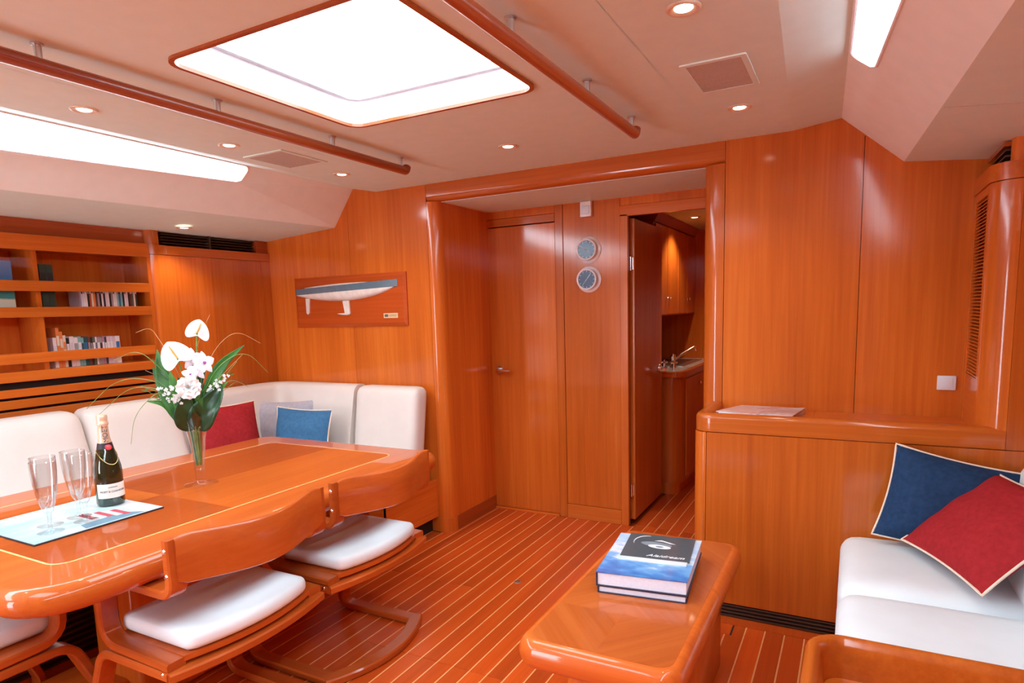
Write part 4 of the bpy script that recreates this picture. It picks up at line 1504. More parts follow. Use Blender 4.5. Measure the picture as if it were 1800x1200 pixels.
for nm, mat_, zt, zb in (('topsides', hull_b, shear, wline), ('underbody', hull_w, wline, keelz)):
    bm = NB()
    rings = []
    for i in range(31):
        s = i / 30
        x_ = hx0 + (hx1 - hx0) * s + (0.0 if nm == 'topsides' else -0.012 * s ** 8)
        beam = 0.050 * max(0.02, math.sin(math.pi * min(1, 0.25 + 0.75 * s))) ** 0.75
        ring = [bm.verts.new((x_, yh, zt(s)))]
        for j in range(7):
            f_ = j / 6
            z_ = zt(s) + (zb(s) - zt(s)) * f_
            if nm == 'topsides': y_ = beam * (1 - 0.06 * f_)
            else: y_ = beam * 0.94 * math.sqrt(max(0, 1 - f_ * f_)) + 0.0005
            ring.append(bm.verts.new((x_, yh - y_, z_)))
        ring.append(bm.verts.new((x_, yh, zb(s))))
        rings.append(ring)
    loft(bm, rings, True, True)
    obj(nm, bm, mat_, hm, angle=50)
bm = NB()
rings = []
for i in range(21):
    s = 0.08 + 0.66 * i / 20
    x_ = hx0 + (hx1 - hx0) * s
    hgt = 0.016 * math.sin(math.pi * (0.12 + 0.88 * i / 20)) ** 0.6
    bmw = 0.03 * math.sin(math.pi * min(1, 0.3 + 0.7 * i / 20)) ** .6 + .002
    rings.append([bm.verts.new((x_, yh - y_, shear(s) - 0.001 + z_)) for y_, z_ in ((0, 0), (bmw, 0), (bmw * .8, hgt * .8), (0, hgt))])
loft(bm, rings, True, True)
obj('coachroof', bm, hull_w, hm, angle=50)


def fin(nm, pts, th):
    bm = NB()
    prism(bm, pts, 'y', yh - th, yh - 0.0005)
    obj(nm, bm, hull_w, hm, smooth=False)


fin('keel_fin', [(-2.91, 1.455), (-2.855, 1.455), (-2.853, 1.372), (-2.895, 1.372)], 0.010)
bm = NB()
tube(bm, [(-2.96, yh - .008, 1.374), (-2.925, yh - .009, 1.371), (-2.885, yh - .010, 1.370), (-2.857, yh - .009, 1.372), (-2.851, yh - .006, 1.374)], [0.001, 0.0055, 0.008, 0.008, 0.003], 10)
obj('keel_bulb', bm, hull_w, hm)
fin('rudder', [(-3.235, 1.480), (-3.198, 1.480), (-3.209, 1.385), (-3.223, 1.373), (-3.235, 1.385)], 0.008)
pq = obj('name_plate', Box(-2.585, -2.475, yh - 0.002, yh - 0.0003, 1.338, 1.368), brass, hm, smooth=False)
obj('plate_mark', Box(-2.577, -2.550, yh - 0.0026, yh - 0.002, 1.345, 1.361), ink_m, pq, smooth=False)
for zz in (1.357, 1.349):
    obj('plate_mark', Box(-2.545, -2.485, yh - 0.0024, yh - 0.002, zz - .0012, zz + .0012), ink_m, pq, smooth=False)

# ================================================================== INSTRUMENTS in the lobby
def dial(z, label, hands, marks):
    c = Vector((-1.452, YD, z))
    t = thing('ship_instrument', c, label, 'clock', 'bulkhead clock and barometer')

    def put(bm):
        bmesh.ops.rotate(bm, verts=bm.verts[:], cent=(0, 0, 0), matrix=Matrix.Rotation(R(90), 3, 'X'))
        bmesh.ops.translate(bm, verts=bm.verts[:], vec=c)
        return bm
    bm = NB(); lathe(bm, [(0.078, 0), (0.079, 0.004), (0.071, 0.009), (0.064, 0.011)], (0, 0, 0), 40)
    obj('flange', put(bm), bezel_m, t)
    bm = NB(); lathe(bm, [(0.064, 0.006), (0.064, 0.036), (0.063, 0.042)], (0, 0, 0), 40)
    obj('case', put(bm), steel, t)
    bm = NB(); lathe(bm, [(0.0635, 0.040), (0.0650, 0.046), (0.062, 0.050), (0.055, 0.047), (0.054, 0.042)], (0, 0, 0), 40)
    obj('bezel', put(bm), bezel_m, t)
    bm = NB(); lathe(bm, [(0.0, 0.0415), (0.056, 0.0415)], (0, 0, 0), 40)
    obj('dial_face', put(bm), dial_m, t)
    for i in range(12):
        a = 2 * math.pi * i / 12
        bm = NB()
        d_ = Vector((math.sin(a), math.cos(a), 0)); e_ = Vector((d_.y, -d_.x, 0))
        vs = [bm.verts.new(d_ * q + e_ * w_ + Vector((0, 0, 0.0422))) for q, w_ in ((0.044, -.0012), (0.051, -.0012), (0.051, .0012), (0.044, .0012))]
        bm.faces.new(vs)
        obj('hour_mark', put(bm), silver_i, t, smooth=False)
    for ang, ln, wd in hands:
        a = R(ang)
        d_ = Vector((math.sin(a), math.cos(a), 0)); e_ = Vector((d_.y, -d_.x, 0))
        bm = NB()
        vs = [bm.verts.new(d_ * q + e_ * w_ + Vector((0, 0, 0.0432))) for q, w_ in ((-.012, -wd), (ln, -wd * .4), (ln, wd * .4), (-.012, wd))]
        bm.faces.new(vs)
        obj('hand', put(bm), silver_i, t, smooth=False)


dial(1.715, 'upper round blue-faced ship clock in a chrome case, with short hands', ((130, 0.03, 0.003), (300, 0.042, 0.002)), 1)
dial(1.537, 'lower round blue-faced dial with one long diagonal needle', ((38, 0.044, 0.0022), (218, 0.046, 0.0014)), 0)
sn = thing('wall_sensor', (-1.46, YD, 1.97), 'small white plastic box high above the two round dials', 'sensor')
obj('sensor_body', Box(-1.493, -1.425, YD - 0.03, YD - .0005, 1.912, 2.0), white_p, sn, smooth=False)
obj('sensor_lens', Box(-1.485, -1.433, YD - 0.034, YD - 0.03, 1.925, 1.975, bev=0.004), grey_p, sn)

# ================================================================== GALLEY beyond the open door
gb = thing('galley_counter', (-1.4, 5.0, 0), 'galley base unit with pale worktop seen through the open door', 'counter')
XG = -1.03


def g_plan(x1, y0, r, x0=-1.86, y1=5.65):
    return [(x0, y1), (x0, y0)] + [(x1 - r + r * math.sin(R(90) * i / 8), y0 + r - r * math.cos(R(90) * i / 8)) for i in range(9)] + [(x1, y1)]


obj('carcass', prism(NB(), g_plan(XG - 0.03, 4.475, 0.10), 'z', 0.09, 0.865), wz, gb, angle=50)
obj('plinth', prism(NB(), g_plan(XG - 0.06, 4.50, 0.09), 'z', 0.0, 0.09), wz, gb, angle=50)
obj('counter_edge', prism(NB(), g_plan(XG, 4.43, 0.09), 'z', 0.865, 0.902), wx, gb, angle=50)
obj('worktop', prism(NB(), g_plan(XG - 0.03, 4.46, 0.07), 'z', 0.902, 0.906), counter_m, gb, angle=50)
dr_ = obj('cupboard_door', Box(XG - 0.03, XG - 0.018, 4.60, 5.05, 0.12, 0.84, bev=0.003), wz, gb, smooth=False)
bm = NB(); bmesh.ops.create_uvsphere(bm, u_segments=10, v_segments=8, radius=0.013); bmesh.ops.translate(bm, verts=bm.verts[:], vec=(XG - 0.008, 5.0, 0.77))
obj('knob', bm, chrome, dr_)
dr_ = obj('cupboard_door', Box(XG - 0.03, XG - 0.018, 5.06, 5.55, 0.12, 0.84, bev=0.003), wz, gb, smooth=False)
sk = obj('sink', Box(-1.62, -1.12, 4.78, 5.45, 0.906, 0.914, bev=0.003), steel, gb)
obj('sink_well_shade', Box(-1.56, -1.18, 4.86, 5.38, 0.9142, 0.9155), black_metal, sk, smooth=False)  # flat dark plate; shade of the hollow put into its colour
obj('splash_rail', Box(-1.70, -1.66, 4.6, 5.6, 0.906, 0.985, bev=0.004), steel, gb)
fc = thing('kitchen_tap', (-1.17, 4.68, 0.906), 'chrome mixer tap with raised spout beside the galley sink', 'tap')
bm = NB(); lathe(bm, [(0.026, 0.0), (0.026, 0.008), (0.017, 0.014), (0.015, 0.075), (0.018, 0.08), (0.018, 0.10), (0.0, 0.108)], (-1.17, 4.68, 0.906), 16)
obj('tap_body', bm, chrome, fc)
obj('tap_spout', Tube(bend([(-1.17, 4.68, 0.96), (-1.12, 4.72, 1.005), (-1.035, 4.80, 1.06), (-1.03, 4.81, 1.03)], 0.02), 0.009, 10), chrome, fc)
for i, (dx, dy) in enumerate(((-0.05, -0.07), (0.03, -0.10))):
    h_ = NB()
    px_, py_ = -1.17 + dx, 4.68 + dy
    tube(h_, [(px_, py_, 0.906), (px_, py_, 0.945)], 0.014, 12)
    for a in range(4):
        a_ = R(45 + 90 * a)
        tube(h_, [(px_, py_, 0.955), (px_ + 0.026 * math.cos(a_), py_ + 0.026 * math.sin(a_), 0.957)], [0.006, 0.008], 8)
    tube(h_, [(px_, py_, 0.94), (px_, py_, 0.972)], 0.009, 10)
    obj('tap_handle', h_, chrome, fc)
gu = thing('galley_wall_cupboard', (-1.5, 5.0, 1.29), 'wall cupboard with small knobs above the galley counter', 'cupboard')
obj('carcass', Box(-1.86, -1.245, 4.42, 5.65, 1.293, 1.94), wz, gu, smooth=False)
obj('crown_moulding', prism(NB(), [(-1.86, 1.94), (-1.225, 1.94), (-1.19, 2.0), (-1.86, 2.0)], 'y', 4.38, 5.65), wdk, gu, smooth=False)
for i, (a, b, kn) in enumerate(((4.43, 4.74, 4.70), (4.75, 5.06, 4.79), (5.07, 5.36, 5.32), (5.37, 5.64, 5.41))):
    d_ = obj('cupboard_door', Box(-1.245, -1.228, a, b, 1.30, 1.93, bev=0.003), wz, gu, smooth=False)
    bm = NB(); bmesh.ops.create_uvsphere(bm, u_segments=10, v_segments=8, radius=0.011); bmesh.ops.translate(bm, verts=bm.verts[:], vec=(-1.217, kn, 1.415))
    obj('knob', bm, chrome, d_)

# ================================================================== CONSOLE (right)
cs = thing('console', (-0.05, 2.95, 0), 'low cherry console with a rimmed shelf top against the right bulkhead', 'console')
XL = -0.600
XPR = 0.484


def con_plan(x0, y0, r, x1=XPR, y1=YB - 0.002, n=8):
    pts = [(x1, y1), (x0, y1)]
    for i in range(n + 1):
        a = R(90) * i / n
        pts.append((x0 + r - r * math.cos(a), y0 + r - r * math.sin(a)))
    pts.append((x1, y0))
    return pts


obj('front_panel', Box(-0.545, 0.948, YC, YC + 0.02, 0.062, 0.819, bev=0.0015, seg=1), wz, cs, smooth=False)
obj('corner_post', prism(NB(), con_plan(XL, YC - 0.001, 0.045, -0.5465), 'z', 0.0, 0.819), wz, cs, angle=50)
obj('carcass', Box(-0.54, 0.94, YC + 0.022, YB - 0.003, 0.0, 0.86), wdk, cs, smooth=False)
# rim: rounded rail swept along the left side and the front, closing into the upright of the locker
rp2 = bend([(XL + 0.0245, YB - 0.004, 0), (XL + 0.0245, YC + 0.0225, 0), (0.484, YC + 0.0225, 0)], 0.05, 8)
bm = NB()
sec = rrect(-0.0265, 0.0265, 0.821, 0.900, [0.022, 0.022, 0.004, 0.004], 5)
rings = []
Pn = [Vector(p) for p in rp2]
for i, p in enumerate(Pn):
    t_ = (Pn[min(i + 1, len(Pn) - 1)] - Pn[max(i - 1, 0)]).normalized()
    nrm = Vector((t_.y, -t_.x, 0))
    rings.append([bm.verts.new(p + nrm * q[0] + Vector((0, 0, q[1]))) for q in sec])
loft(bm, rings, True, True)
obj('top_rim', bm, wx, cs, angle=50)
for (a, b) in ((XL + 0.05, -0.145), (-0.145, 0.42)):
    obj('shelf_board', Box(a + .0006, b - .0006, YC + 0.045, YB - 0.003, 0.86, 0.868), wx, cs, smooth=False)
obj('toe_shade_fill', Box(-0.54, 0.9, YC + 0.012, YC + 0.02, 0.0, 0.06), dark_m, cs, smooth=False)  # dark strip painted as shade behind the toe slats
for i in range(4):
    z = 0.004 + 0.0155 * i
    obj('toe_slat', Box(-0.546, 0.9, YC + 0.001, YC + 0.012, z, z + 0.0065), black_metal, cs, smooth=False)
# small hatch set into the sole beside the grille
hp = thing('floor_hatch', (-0.43, 2.62, 0), 'tiny square access hatch in the floor by the console grille', 'hatch')
obj('hatch_lid', Box(-0.497, -0.413, 2.600, 2.690, 0.0004, 0.0014), wfloor, hp, smooth=False)
obj('hatch_slot', Box(-0.411, -0.405, 2.600, 2.690, 0.0004, 0.0010), dark_m, hp, smooth=False)

# tall locker to the right: louvred side door, round corner post, plain front
lk = thing('corner_locker', (0.6, 2.9, 0.83), 'tall cherry corner locker with louvred side door and round post at right', 'cabinet')
obj('front_panel', Box(XPR + 0.001, 0.948, YC - 0.0, YC + 0.02, 0.8215, 1.86), wz, lk, smooth=False)
pp = []
PX_, PY_, PR_ = 0.484, YC - 0.001, 0.082
for i in range(11):
    a = R(90) * i / 10
    pp.append((PX_ - PR_ * math.sin(a), PY_ + PR_ - PR_ * math.cos(a)))
pp += [(PX_ - PR_, PY_ + PR_ + 0.03), (PX_, PY_ + PR_ + 0.03)]
obj('corner_post', prism(NB(), pp, 'z', 0.821, 1.752), wz, lk, angle=50)
cp = []
for i in range(11):
    a = R(90) * i / 10
    cp.append((PX_ - (PR_ + .006) * math.sin(a), PY_ - .006 + PR_ + .006 - (PR_ + .006) * math.cos(a)))
cp += [(PX_ - PR_ - .006, YB - 0.002), (PX_ + 0.45, YB - 0.002), (PX_ + 0.45, PY_ - .006)]
obj('cap_rail', prism(NB(), cp, 'z', 1.754, 1.812), wy, lk, angle=50)
obj('louvre_stile', Box(PX_ - PR_ - 0.001, PX_ - PR_ + 0.02, YB - 0.03, YB - 0.003, 0.868, 1.752), wz, lk, smooth=False)
obj('louvre_rail', Box(PX_ - PR_, PX_ - PR_ + 0.02, PY_ + PR_ + .03, YB - 0.03, 1.722, 1.752), wy, lk, smooth=False)
obj('louvre_rail', Box(PX_ - PR_, PX_ - PR_ + 0.02, PY_ + PR_ + .03, YB - 0.03, 0.868, 1.06), wy, lk, smooth=False)
obj('louvre_back', Box(PX_ - PR_ + 0.022, PX_ - PR_ + 0.03, PY_ + PR_, YB - 0.03, 0.868, 1.752), wy, lk, smooth=False)
bm = NB()
n_l = 52
for i in range(n_l):
    z = 1.062 + (1.720 - 1.062) * i / n_l
    prism(bm, [(PX_ - PR_ + 0.002, z), (PX_ - PR_ + 0.018, z + 0.011), (PX_ - PR_ + 0.018, z + 0.014), (PX_ - PR_ + 0.002, z + 0.004)], 'y', PY_ + PR_ + .03, YB - 0.03)
obj('louvre_slats', bm, wy, lk, smooth=False, kind='stuff')
obj('vent_shade_fill', Box(PX_ - 0.015, PX_ + 0.4, YC + 0.07, YB - 0.003, 1.812, 1.885), dark_m, lk, smooth=False)  # dark block painted as the shade within the locker vent
for i in range(3):
    z = 1.818 + 0.02 * i
    obj('vent_slat', Box(PX_ - 0.045, PX_ - 0.02, YC + 0.075, YB - 0.05, z, z + 0.006), black_metal, lk, smooth=False)
obj('vent_post', prism(NB(), [(PX_ + 0.002 + 0.036 * math.cos(a), YC + 0.05 + 0.036 * math.sin(a)) for a in [R(30 * i) for i in range(12)]], 'z', 1.812, 1.90), wz, lk, angle=50)
obj('vent_top', Box(PX_ - 0.05, PX_ - 0.012, YC + 0.075, YB - 0.003, 1.874, 1.889), wy, lk, smooth=False)

# switch plate
sw = thing('switch_plate', (0.344, YB, 1.01), 'square pale grey switch plate low on the right bulkhead', 'switch')
obj('plate', Box(0.311, 0.377, YB - 0.010, YB - 0.0005, 0.982, 1.042, bev=0.003), grey_p, sw)
obj('rocker', Box(0.322, 0.366, YB - 0.0125, YB - 0.010, 0.992, 1.032, bev=0.001), grey_p, sw)

# papers on the console
mag_m = print_mat('magazine_print', [(0.0, (0.72, 0.66, 0.68)), (0.35, (0.60, 0.46, 0.46)), (0.5, (0.66, 0.62, 0.68)), (0.7, (0.45, 0.33, 0.34)), (1.0, (0.74, 0.72, 0.76))], 'x', 20, -0.2, 0.2, noise=1.4)
mg = thing('magazine', (-0.36, 2.99, 0.868), 'open printed magazine lying on the console shelf', 'magazine')
M2 = [(-0.535, 2.915), (-0.455, 3.125), (-0.195, 3.105), (-0.255, 2.850)]
obj('pages', prism(NB(), [(p[0] + 0.012, p[1] - 0.008) for p in M2], 'z', 0.8682, 0.883), page_m, mg, smooth=False)
obj('cover', prism(NB(), M2, 'z', 0.8835, 0.8885), mag_m, mg, smooth=False)
M3 = [(-0.345, 2.86), (-0.30, 3.03), (-0.180, 3.10), (-0.215, 2.855)]
lf = thing('leaflet', (-0.27, 2.96, 0.9), 'glossy printed leaflet on top of the magazine on the console', 'leaflet')
obj('sheet', prism(NB(), M3, 'z', 0.889, 0.892), print_mat('leaflet_print', [(0.0, (0.72, 0.70, 0.74)), (0.5, (0.42, 0.32, 0.34)), (1.0, (0.70, 0.70, 0.76))], 'y', 24, -0.1, 0.1, noise=1.2), lf, smooth=False)

# ================================================================== SOFA (right)
sf = thing('sofa', (0.3, 2.25, 0), 'white leather sofa built in along the right side beside the console', 'sofa')
obj('base', Box(0.035, 0.94, 1.69, YC - 0.002, 0.0, 0.30), wy, sf, smooth=False)


def s_cush(nm, *a, **k_):
    bm = NB(); soft_box(bm, *a, **k_)
    return obj(nm, bm, leather_w, sf, angle=180)


s_cush('seat_cushion', -0.018, 0.60, 2.205, YC - 0.006, 0.29, 0.452, r=0.055, n=14, bulge=0.014)
s_cush('seat_cushion', -0.018, 0.60, 1.695, 2.200, 0.29, 0.450, r=0.055, n=14, bulge=0.014)
lx = lambda v: Vector((v.x + (v.z - 0.45) * 0.22, v.y, v.z))
s_cush('back_cushion', 0.452, 0.60, 2.205, YC - 0.02, 0.44, 0.80, r=0.05, n=12, warp=lx)
s_cush('back_cushion', 0.452, 0.60, 1.70, 2.195, 0.44, 0.80, r=0.05, n=12, warp=lx)

make_pillow(0.41, 0.345, 0.17, navy_f, frame_from((0.285, 2.62, 0.462), (0.985, 0.0, -0.20), (0.20, 0.22, 1)), 'navy blue pillow leaning on the console at the sofa head', 4)
e1 = Vector((0.18, -0.43, 0)).normalized()
nh = Vector((0.92, 0.39, 0)).normalized()
th = R(40)
uu = nh * math.cos(th) + UP * math.sin(th)
make_pillow(0.455, 0.385, 0.13, red_f, frame_from(Vector((0.187, 2.588, 0.478)) + e1 * 0.225 + UP * 0.028 - nh * 0.01, e1, uu), 'dark red pillow with cream piping lying across the sofa seat', 5)

# end table with a rimmed tray top, at the foot of the sofa
et = thing('end_table', (0.3, 1.40, 0), 'cherry end table with raised rounded rim in the bottom right corner', 'table')
ax0, ax1, ay0, ay1 = -0.078, 0.70, 0.95, 1.675
obj('body', prism(NB(), rrect(ax0 + .006, ax1, ay0, ay1 - .006, 0.07, 6), 'z', 0.0, 0.45), wz, et, angle=50)
bm = NB()
oo = rrect(ax0, ax1, ay0, ay1, 0.085, 8)
prf = [(0.0, 0.44), (0.0, 0.535), (0.004, 0.546), (0.012, 0.55), (0.022, 0.55), (0.030, 0.546), (0.036, 0.53), (0.040, 0.505), (0.044, 0.4555)]
rings = []
for d_, z_ in prf:
    rings.append([bm.verts.new((p[0], p[1], z_)) for p in rrect(ax0 + d_, ax1 - d_, ay0 + d_, ay1 - d_, max(0.085 - d_, .02), 8)])
loft(bm, rings, True)
obj('tray_rim', bm, wy, et, angle=60)
obj('tray_top', prism(NB(), rrect(ax0 + .045, ax1 - .045, ay0 + .045, ay1 - .045, 0.04, 6), 'z', 0.45, 0.456), wx, et, smooth=False)

# ================================================================== COFFEE TABLE and books
ct = thing('coffee_table', (-0.59, 1.98, 0), 'low rounded cherry coffee table holding large books', 'table')
CX0, CX1, CY0, CY1, CZ = -0.815, -0.345, 1.462, 2.475, 0.45
obj('table_top', slab(NB(), CX0, CX1, CY0, CY1, CZ - 0.085, CZ, 0.062, 0.030, 8, 6), wtabx, ct, angle=60)
# quarter-matched veneer: four leaves meeting in a diamond
ix0, ix1, iy0, iy1 = CX0 + 0.032, CX1 - 0.032, CY0 + 0.032, CY1 - 0.032
mx_, my_ = (ix0 + ix1) / 2, iy0 + 0.235


def diag(name, ang):
    m = wood(name, 'y', (0.35, 0.066, 0.010), (0.44, 0.096, 0.016), (0.53, 0.136, 0.028), rough=0.4, coat=0.6, coat_r=0.06, wide=9, spec=0.15, tone=0.06)
    nt = m.node_tree
    tcn = [n for n in nt.nodes if n.type == 'TEX_COORD'][0]
    vr = nt.nodes.new('ShaderNodeVectorRotate'); vr.rotation_type = 'Z_AXIS'
    vr.inputs['Angle'].default_value = ang
    for l_ in list(nt.links):
        if l_.from_node == tcn:
            to = l_.to_socket
            nt.links.remove(l_)
            nt.links.new(vr.outputs['Vector'], to)
    nt.links.new(tcn.outputs['Object'], vr.inputs['Vector'])
    return m


vA, vB = diag('veneer_leaf_left', R(42)), diag('veneer_leaf_right', R(-42))
for (a, b, c_, d_, m_) in ((ix0, mx_, iy0, my_, vB), (mx_, ix1, iy0, my_, vA), (ix0, mx_, my_, iy1, vA), (mx_, ix1, my_, iy1, vB)):
    rsx = [0.002] * 4
    if b == ix1 and c_ == iy0: rsx[3] = 0.045
    if a == ix0 and c_ == iy0: rsx[2] = 0.045
    if b == ix1 and d_ == iy1: rsx[0] = 0.045
    if a == ix0 and d_ == iy1: rsx[1] = 0.045
    obj('veneer_leaf', prism(NB(), rrect(a, b, c_, d_, rsx, 5), 'z', CZ - 0.0002, CZ + 0.0004), m_, ct, smooth=False)
obj('pedestal', Box(-0.72, -0.40, 1.62, 2.34, 0.0, CZ - 0.085, bev=0.015, seg=3), wz, ct)

# lower book, upper book, brochure
def big_book(name, corners, z0, h, cover, label, cat='book', spine_side=None):
    """corners: near-left, near-right, far-right, far-left"""
    cx_ = sum(c_[0] for c_ in corners) / 4; cy_ = sum(c_[1] for c_ in corners) / 4
    t = thing(name, (cx_, cy_, z0), label, cat)
    ins = lambda k_: [(c_[0] + (cx_ - c_[0]) * k_, c_[1] + (cy_ - c_[1]) * k_) for c_ in corners]
    obj('back_cover', prism(NB(), corners, 'z', z0, z0 + 0.003), navy_c, t, smooth=False)
    obj('pages', prism(NB(), ins(0.03), 'z', z0 + 0.003, z0 + h - 0.003), page_m, t, smooth=False)
    obj('front_cover', prism(NB(), corners, 'z', z0 + h - 0.003, z0 + h), cover, t, smooth=False)
    # spine along the left edge
    a, b = Vector(corners[0] + (0,)), Vector(corners[3] + (0,))
    d_ = (b - a).normalized(); n_ = Vector((d_.y, -d_.x, 0)) * 0.003
    obj('spine', prism(NB(), [tuple((a)[:2]), tuple((a + n_)[:2]), tuple((b + n_)[:2]), tuple(b[:2])], 'z', z0 + 0.003, z0 + h - 0.003), cover if cover != cloudp else navy_c, t, smooth=False)
    return t


cloudp = print_mat('sky_cover_print', [(0.0, (0.03, 0.12, 0.42)), (0.25, (0.06, 0.26, 0.62)), (0.44, (0.20, 0.45, 0.78)), (0.55, (0.72, 0.78, 0.84)), (0.66, (0.30, 0.56, 0.84)), (1.0, (0.62, 0.78, 0.90))], 'y', 16, -0.26, 0.24, noise=0.85, mscale=(1, 1.6, 1))
LZ = CZ + 0.0006
LB = [(-0.702, 1.842), (-0.425, 1.876), (-0.462, 2.230), (-0.735, 2.205)]
big_book('hardback_book', LB, LZ, 0.024, navy_c, 'dark navy hardback book at the bottom of the coffee table stack')
UZ = LZ + 0.0245
UB = [(-0.705, 1.838), (-0.422, 1.875), (-0.455, 2.245), (-0.745, 2.212)]
big_book('picture_book', UB, UZ, 0.047, cloudp, 'thick blue sky-covered picture book on the coffee table')
BZ = UZ + 0.0473


def on_book(u_, v_):
    """bilinear point on the upper cover: u left-right, v near-far"""
    a = Vector(UB[0]).lerp(Vector(UB[1]), u_); b = Vector(UB[3]).lerp(Vector(UB[2]), u_)
    return tuple(a.lerp(b, v_))


br = thing('brochure', on_book(0.45, 0.65) + (BZ,), 'dark slate brochure with white script lying on the blue book', 'brochure')
obj('cover', prism(NB(), [on_book(0.155, 0.395), on_book(0.95, 0.395), on_book(0.925, 1.0), on_book(0.13, 1.0)], 'z', BZ, BZ + 0.003), slate_m, br, smooth=False)
obj('lower_band', prism(NB(), [on_book(0.155, 0.315), on_book(0.93, 0.315), on_book(0.93, 0.394), on_book(0.155, 0.394)], 'z', BZ, BZ + 0.003), print_mat('cloud_band', [(0.0, (0.45, 0.70, 0.84)), (0.5, (0.82, 0.84, 0.82)), (1.0, (0.70, 0.80, 0.84))], 'x', 30, -0.1, 0.1, noise=1.0), br, smooth=False)
ex = (Vector(UB[1]) - Vector(UB[0])).normalized()
bm = text_mesh('Alaidream', 0.030, shear=0.45)
for v in bm.verts: v.co.y *= 0.9
bmesh.ops.rotate(bm, verts=bm.verts[:], cent=(0, 0, 0), matrix=Matrix.Rotation(math.atan2(ex.y, ex.x), 3, 'Z'))
pc = on_book(0.665, 0.47)
bmesh.ops.translate(bm, verts=bm.verts[:], vec=(pc[0], pc[1], BZ + 0.0035))
obj('lettering', bm, silver_i, br, smooth=False)
# emblem: an arc, a swoosh and an oval
arcp = []
for i in range(13):
    a = R(100) + R(110) * i / 12
    c_ = on_book(0.40, 0.80)
    arcp.append((c_[0] + 0.052 * math.cos(a), c_[1] + 0.060 * math.sin(a), BZ + 0.0034))
obj('emblem_arc', Tube(arcp, [0.0005 + 0.0016 * math.sin(math.pi * i / 12) for i in range(13)], 5), silver_i, br)
obj('emblem_swoosh', prism(NB(), [on_book(0.46, 0.845), on_book(0.54, 0.875), on_book(0.72, 0.80), on_book(0.66, 0.80), on_book(0.56, 0.84)], 'z', BZ + 0.003, BZ + 0.0034), silver_i, br, smooth=False)
c_ = on_book(0.55, 0.70)
bm = NB()
rg = []
for rr_, z_ in ((0.040, 0.003), (0.040, 0.0035), (0.018, 0.0035), (0.018, 0.003)):
    rg.append([bm.verts.new((c_[0] + rr_ * (1.0 if rr_ > .03 else 0.8) * math.cos(2 * math.pi * i / 24), c_[1] + rr_ * 0.42 * math.sin(2 * math.pi * i / 24), BZ + z_)) for i in range(24)])
loft(bm, rg, True, cyc=True)
obj('emblem_oval', bm, silver_i, br, smooth=False)
bm = NB()
c_ = on_book(0.50, 0.755)
prism(bm, [(c_[0] + 0.055 * math.cos(2 * math.pi * i / 20), c_[1] + 0.022 * math.sin(2 * math.pi * i / 20)) for i in range(20)], 'z', BZ + 0.003, BZ + 0.0032)
obj('emblem_cloud', bm, flat('grey_print', (0.22, 0.28, 0.32), rough=0.4), br, smooth=False)

# ================================================================== OVERHEAD FITTINGS
def handrail(x, ys, yend, ybeg, label):
    t = thing('ceiling_handrail', (x, (ybeg + yend) / 2, ZC - 0.07), label, 'handrail')
    zr = ZC - 0.055
    p = [(x, ybeg, zr), (x, yend - 0.02, zr), (x, yend, zr), (x, yend + 0.010, zr + 0.022)]
    obj('rail', Tube(bend(p, 0.02, 5), 0.0195, 16), wrail, t)
    for y_ in ys:
        bm = NB(); lathe(bm, [(0.0100, -0.045), (0.0100, -0.006), (0.016, -0.004), (0.016, -0.0006)], (x, y_, ZC), 16)
        obj('standoff', bm, steel, t)


handrail(-1.955, [0.45, 1.005, 1.555, 2.105, 2.56], 2.60, -0.7, 'long wooden ceiling handrail on steel posts at left')
handrail(-0.806, [0.45, 1.00, 1.543, 2.075, 2.55], 2.60, -0.7, 'long wooden ceiling handrail on steel posts right of the hatch')


ring_m = flat('pale_gold_ring', (0.80, 0.66, 0.52), rough=0.35, metal=0.3)


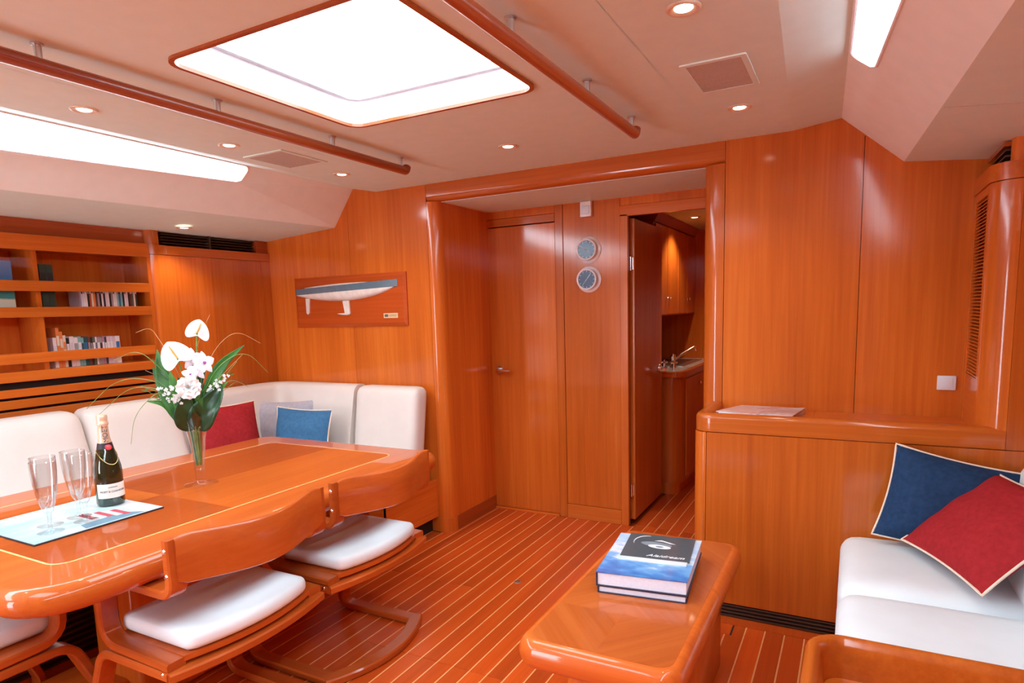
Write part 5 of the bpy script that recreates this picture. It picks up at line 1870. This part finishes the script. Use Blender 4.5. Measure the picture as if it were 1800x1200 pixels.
def downlight(x, y, label, z=None, w=LAMP_W):
    z = ZC if z is None else z
    t = thing('ceiling_downlight', (x, y, z), label, 'lamp', 'recessed ceiling downlights')
    bm = NB(); lathe(bm, [(0.044, -0.0004), (0.044, -0.003), (0.040, -0.006), (0.035, -0.006), (0.026, -0.0015), (0.023, -0.0012)], (x, y, z), 28)
    obj('trim_ring', bm, ring_m, t)
    bm = NB(); lathe(bm, [(0.0, -0.0035), (0.021, -0.0035), (0.024, -0.0012)], (x, y, z), 24)
    obj('bulb_face', bm, bulb_m, t)
    L = bpy.data.lights.new('downlight_beam', 'SPOT')
    L.energy = w
    L.color = LAMP_COL
    L.spot_size = R(120)
    L.spot_blend = 0.7
    L.shadow_soft_size = 0.03
    o = bpy.data.objects.new('downlight_beam', L)
    o.location = (0, 0, -0.02)
    COL.objects.link(o)
    o.parent = t


for (x, y, l) in ((-2.415, 1.37, 'lit downlight left of the left handrail, nearest the viewer'), (-2.412, 1.96, 'lit downlight left of the left handrail, beside the square grille'), (-2.43, 2.67, 'lit downlight in front of the half hull model'), (-1.425, 2.67, 'lit downlight between hatch and lobby opening'), (-0.41, 1.73, 'lit downlight at top right, nearest the viewer'), (-0.418, 2.67, 'lit downlight at right, close to the bulkhead')):
    downlight(x, y, l)
downlight(-3.40, 2.41, 'lit downlight in the low soffit above the side locker', z=zc(-3.40) - 0.0085 + 0.002)
downlight(-1.06, 4.85, 'lit downlight in the galley ceiling beyond the open door', z=2.0, w=18)
downlight(-2.43, 0.3, 'lit downlight of the left row behind the viewer')
downlight(-0.42, 0.3, 'lit downlight of the right row behind the viewer')


def grille(x0, x1, y0, y1, label, nm='ceiling_grille', rows=12):
    t = thing(nm, ((x0 + x1) / 2, (y0 + y1) / 2, ZC), label, 'grille')
    bm = NB()
    ring = [[bm.verts.new((p[0], p[1], z)) for p in q] for q, z in ((rrect(x0, x1, y0, y1, .004, 2), ZC - .0004), (rrect(x0, x1, y0, y1, .004, 2), ZC - .005), (rrect(x0 + .018, x1 - .018, y0 + .018, y1 - .018, .003, 2), ZC - .005), (rrect(x0 + .018, x1 - .018, y0 + .018, y1 - .018, .003, 2), ZC - .0004))]
    loft(bm, ring, True)
    obj('grille_frame', bm, ceil_m, t, smooth=False)
    for i in range(rows):
        y_ = y0 + .018 + (y1 - y0 - .036) * (i + .15) / rows
        obj('grille_slat', Box(x0 + .019, x1 - .019, y_, y_ + (y1 - y0 - .036) / rows * .93, ZC - .004, ZC - .001), grille_m, t, smooth=False)


grille(-2.535, -2.285, 2.13, 2.42, 'square beige ceiling grille beside the left handrail')
grille(-0.515, -0.315, 2.115, 2.425, 'square beige ceiling grille between the two right downlights')
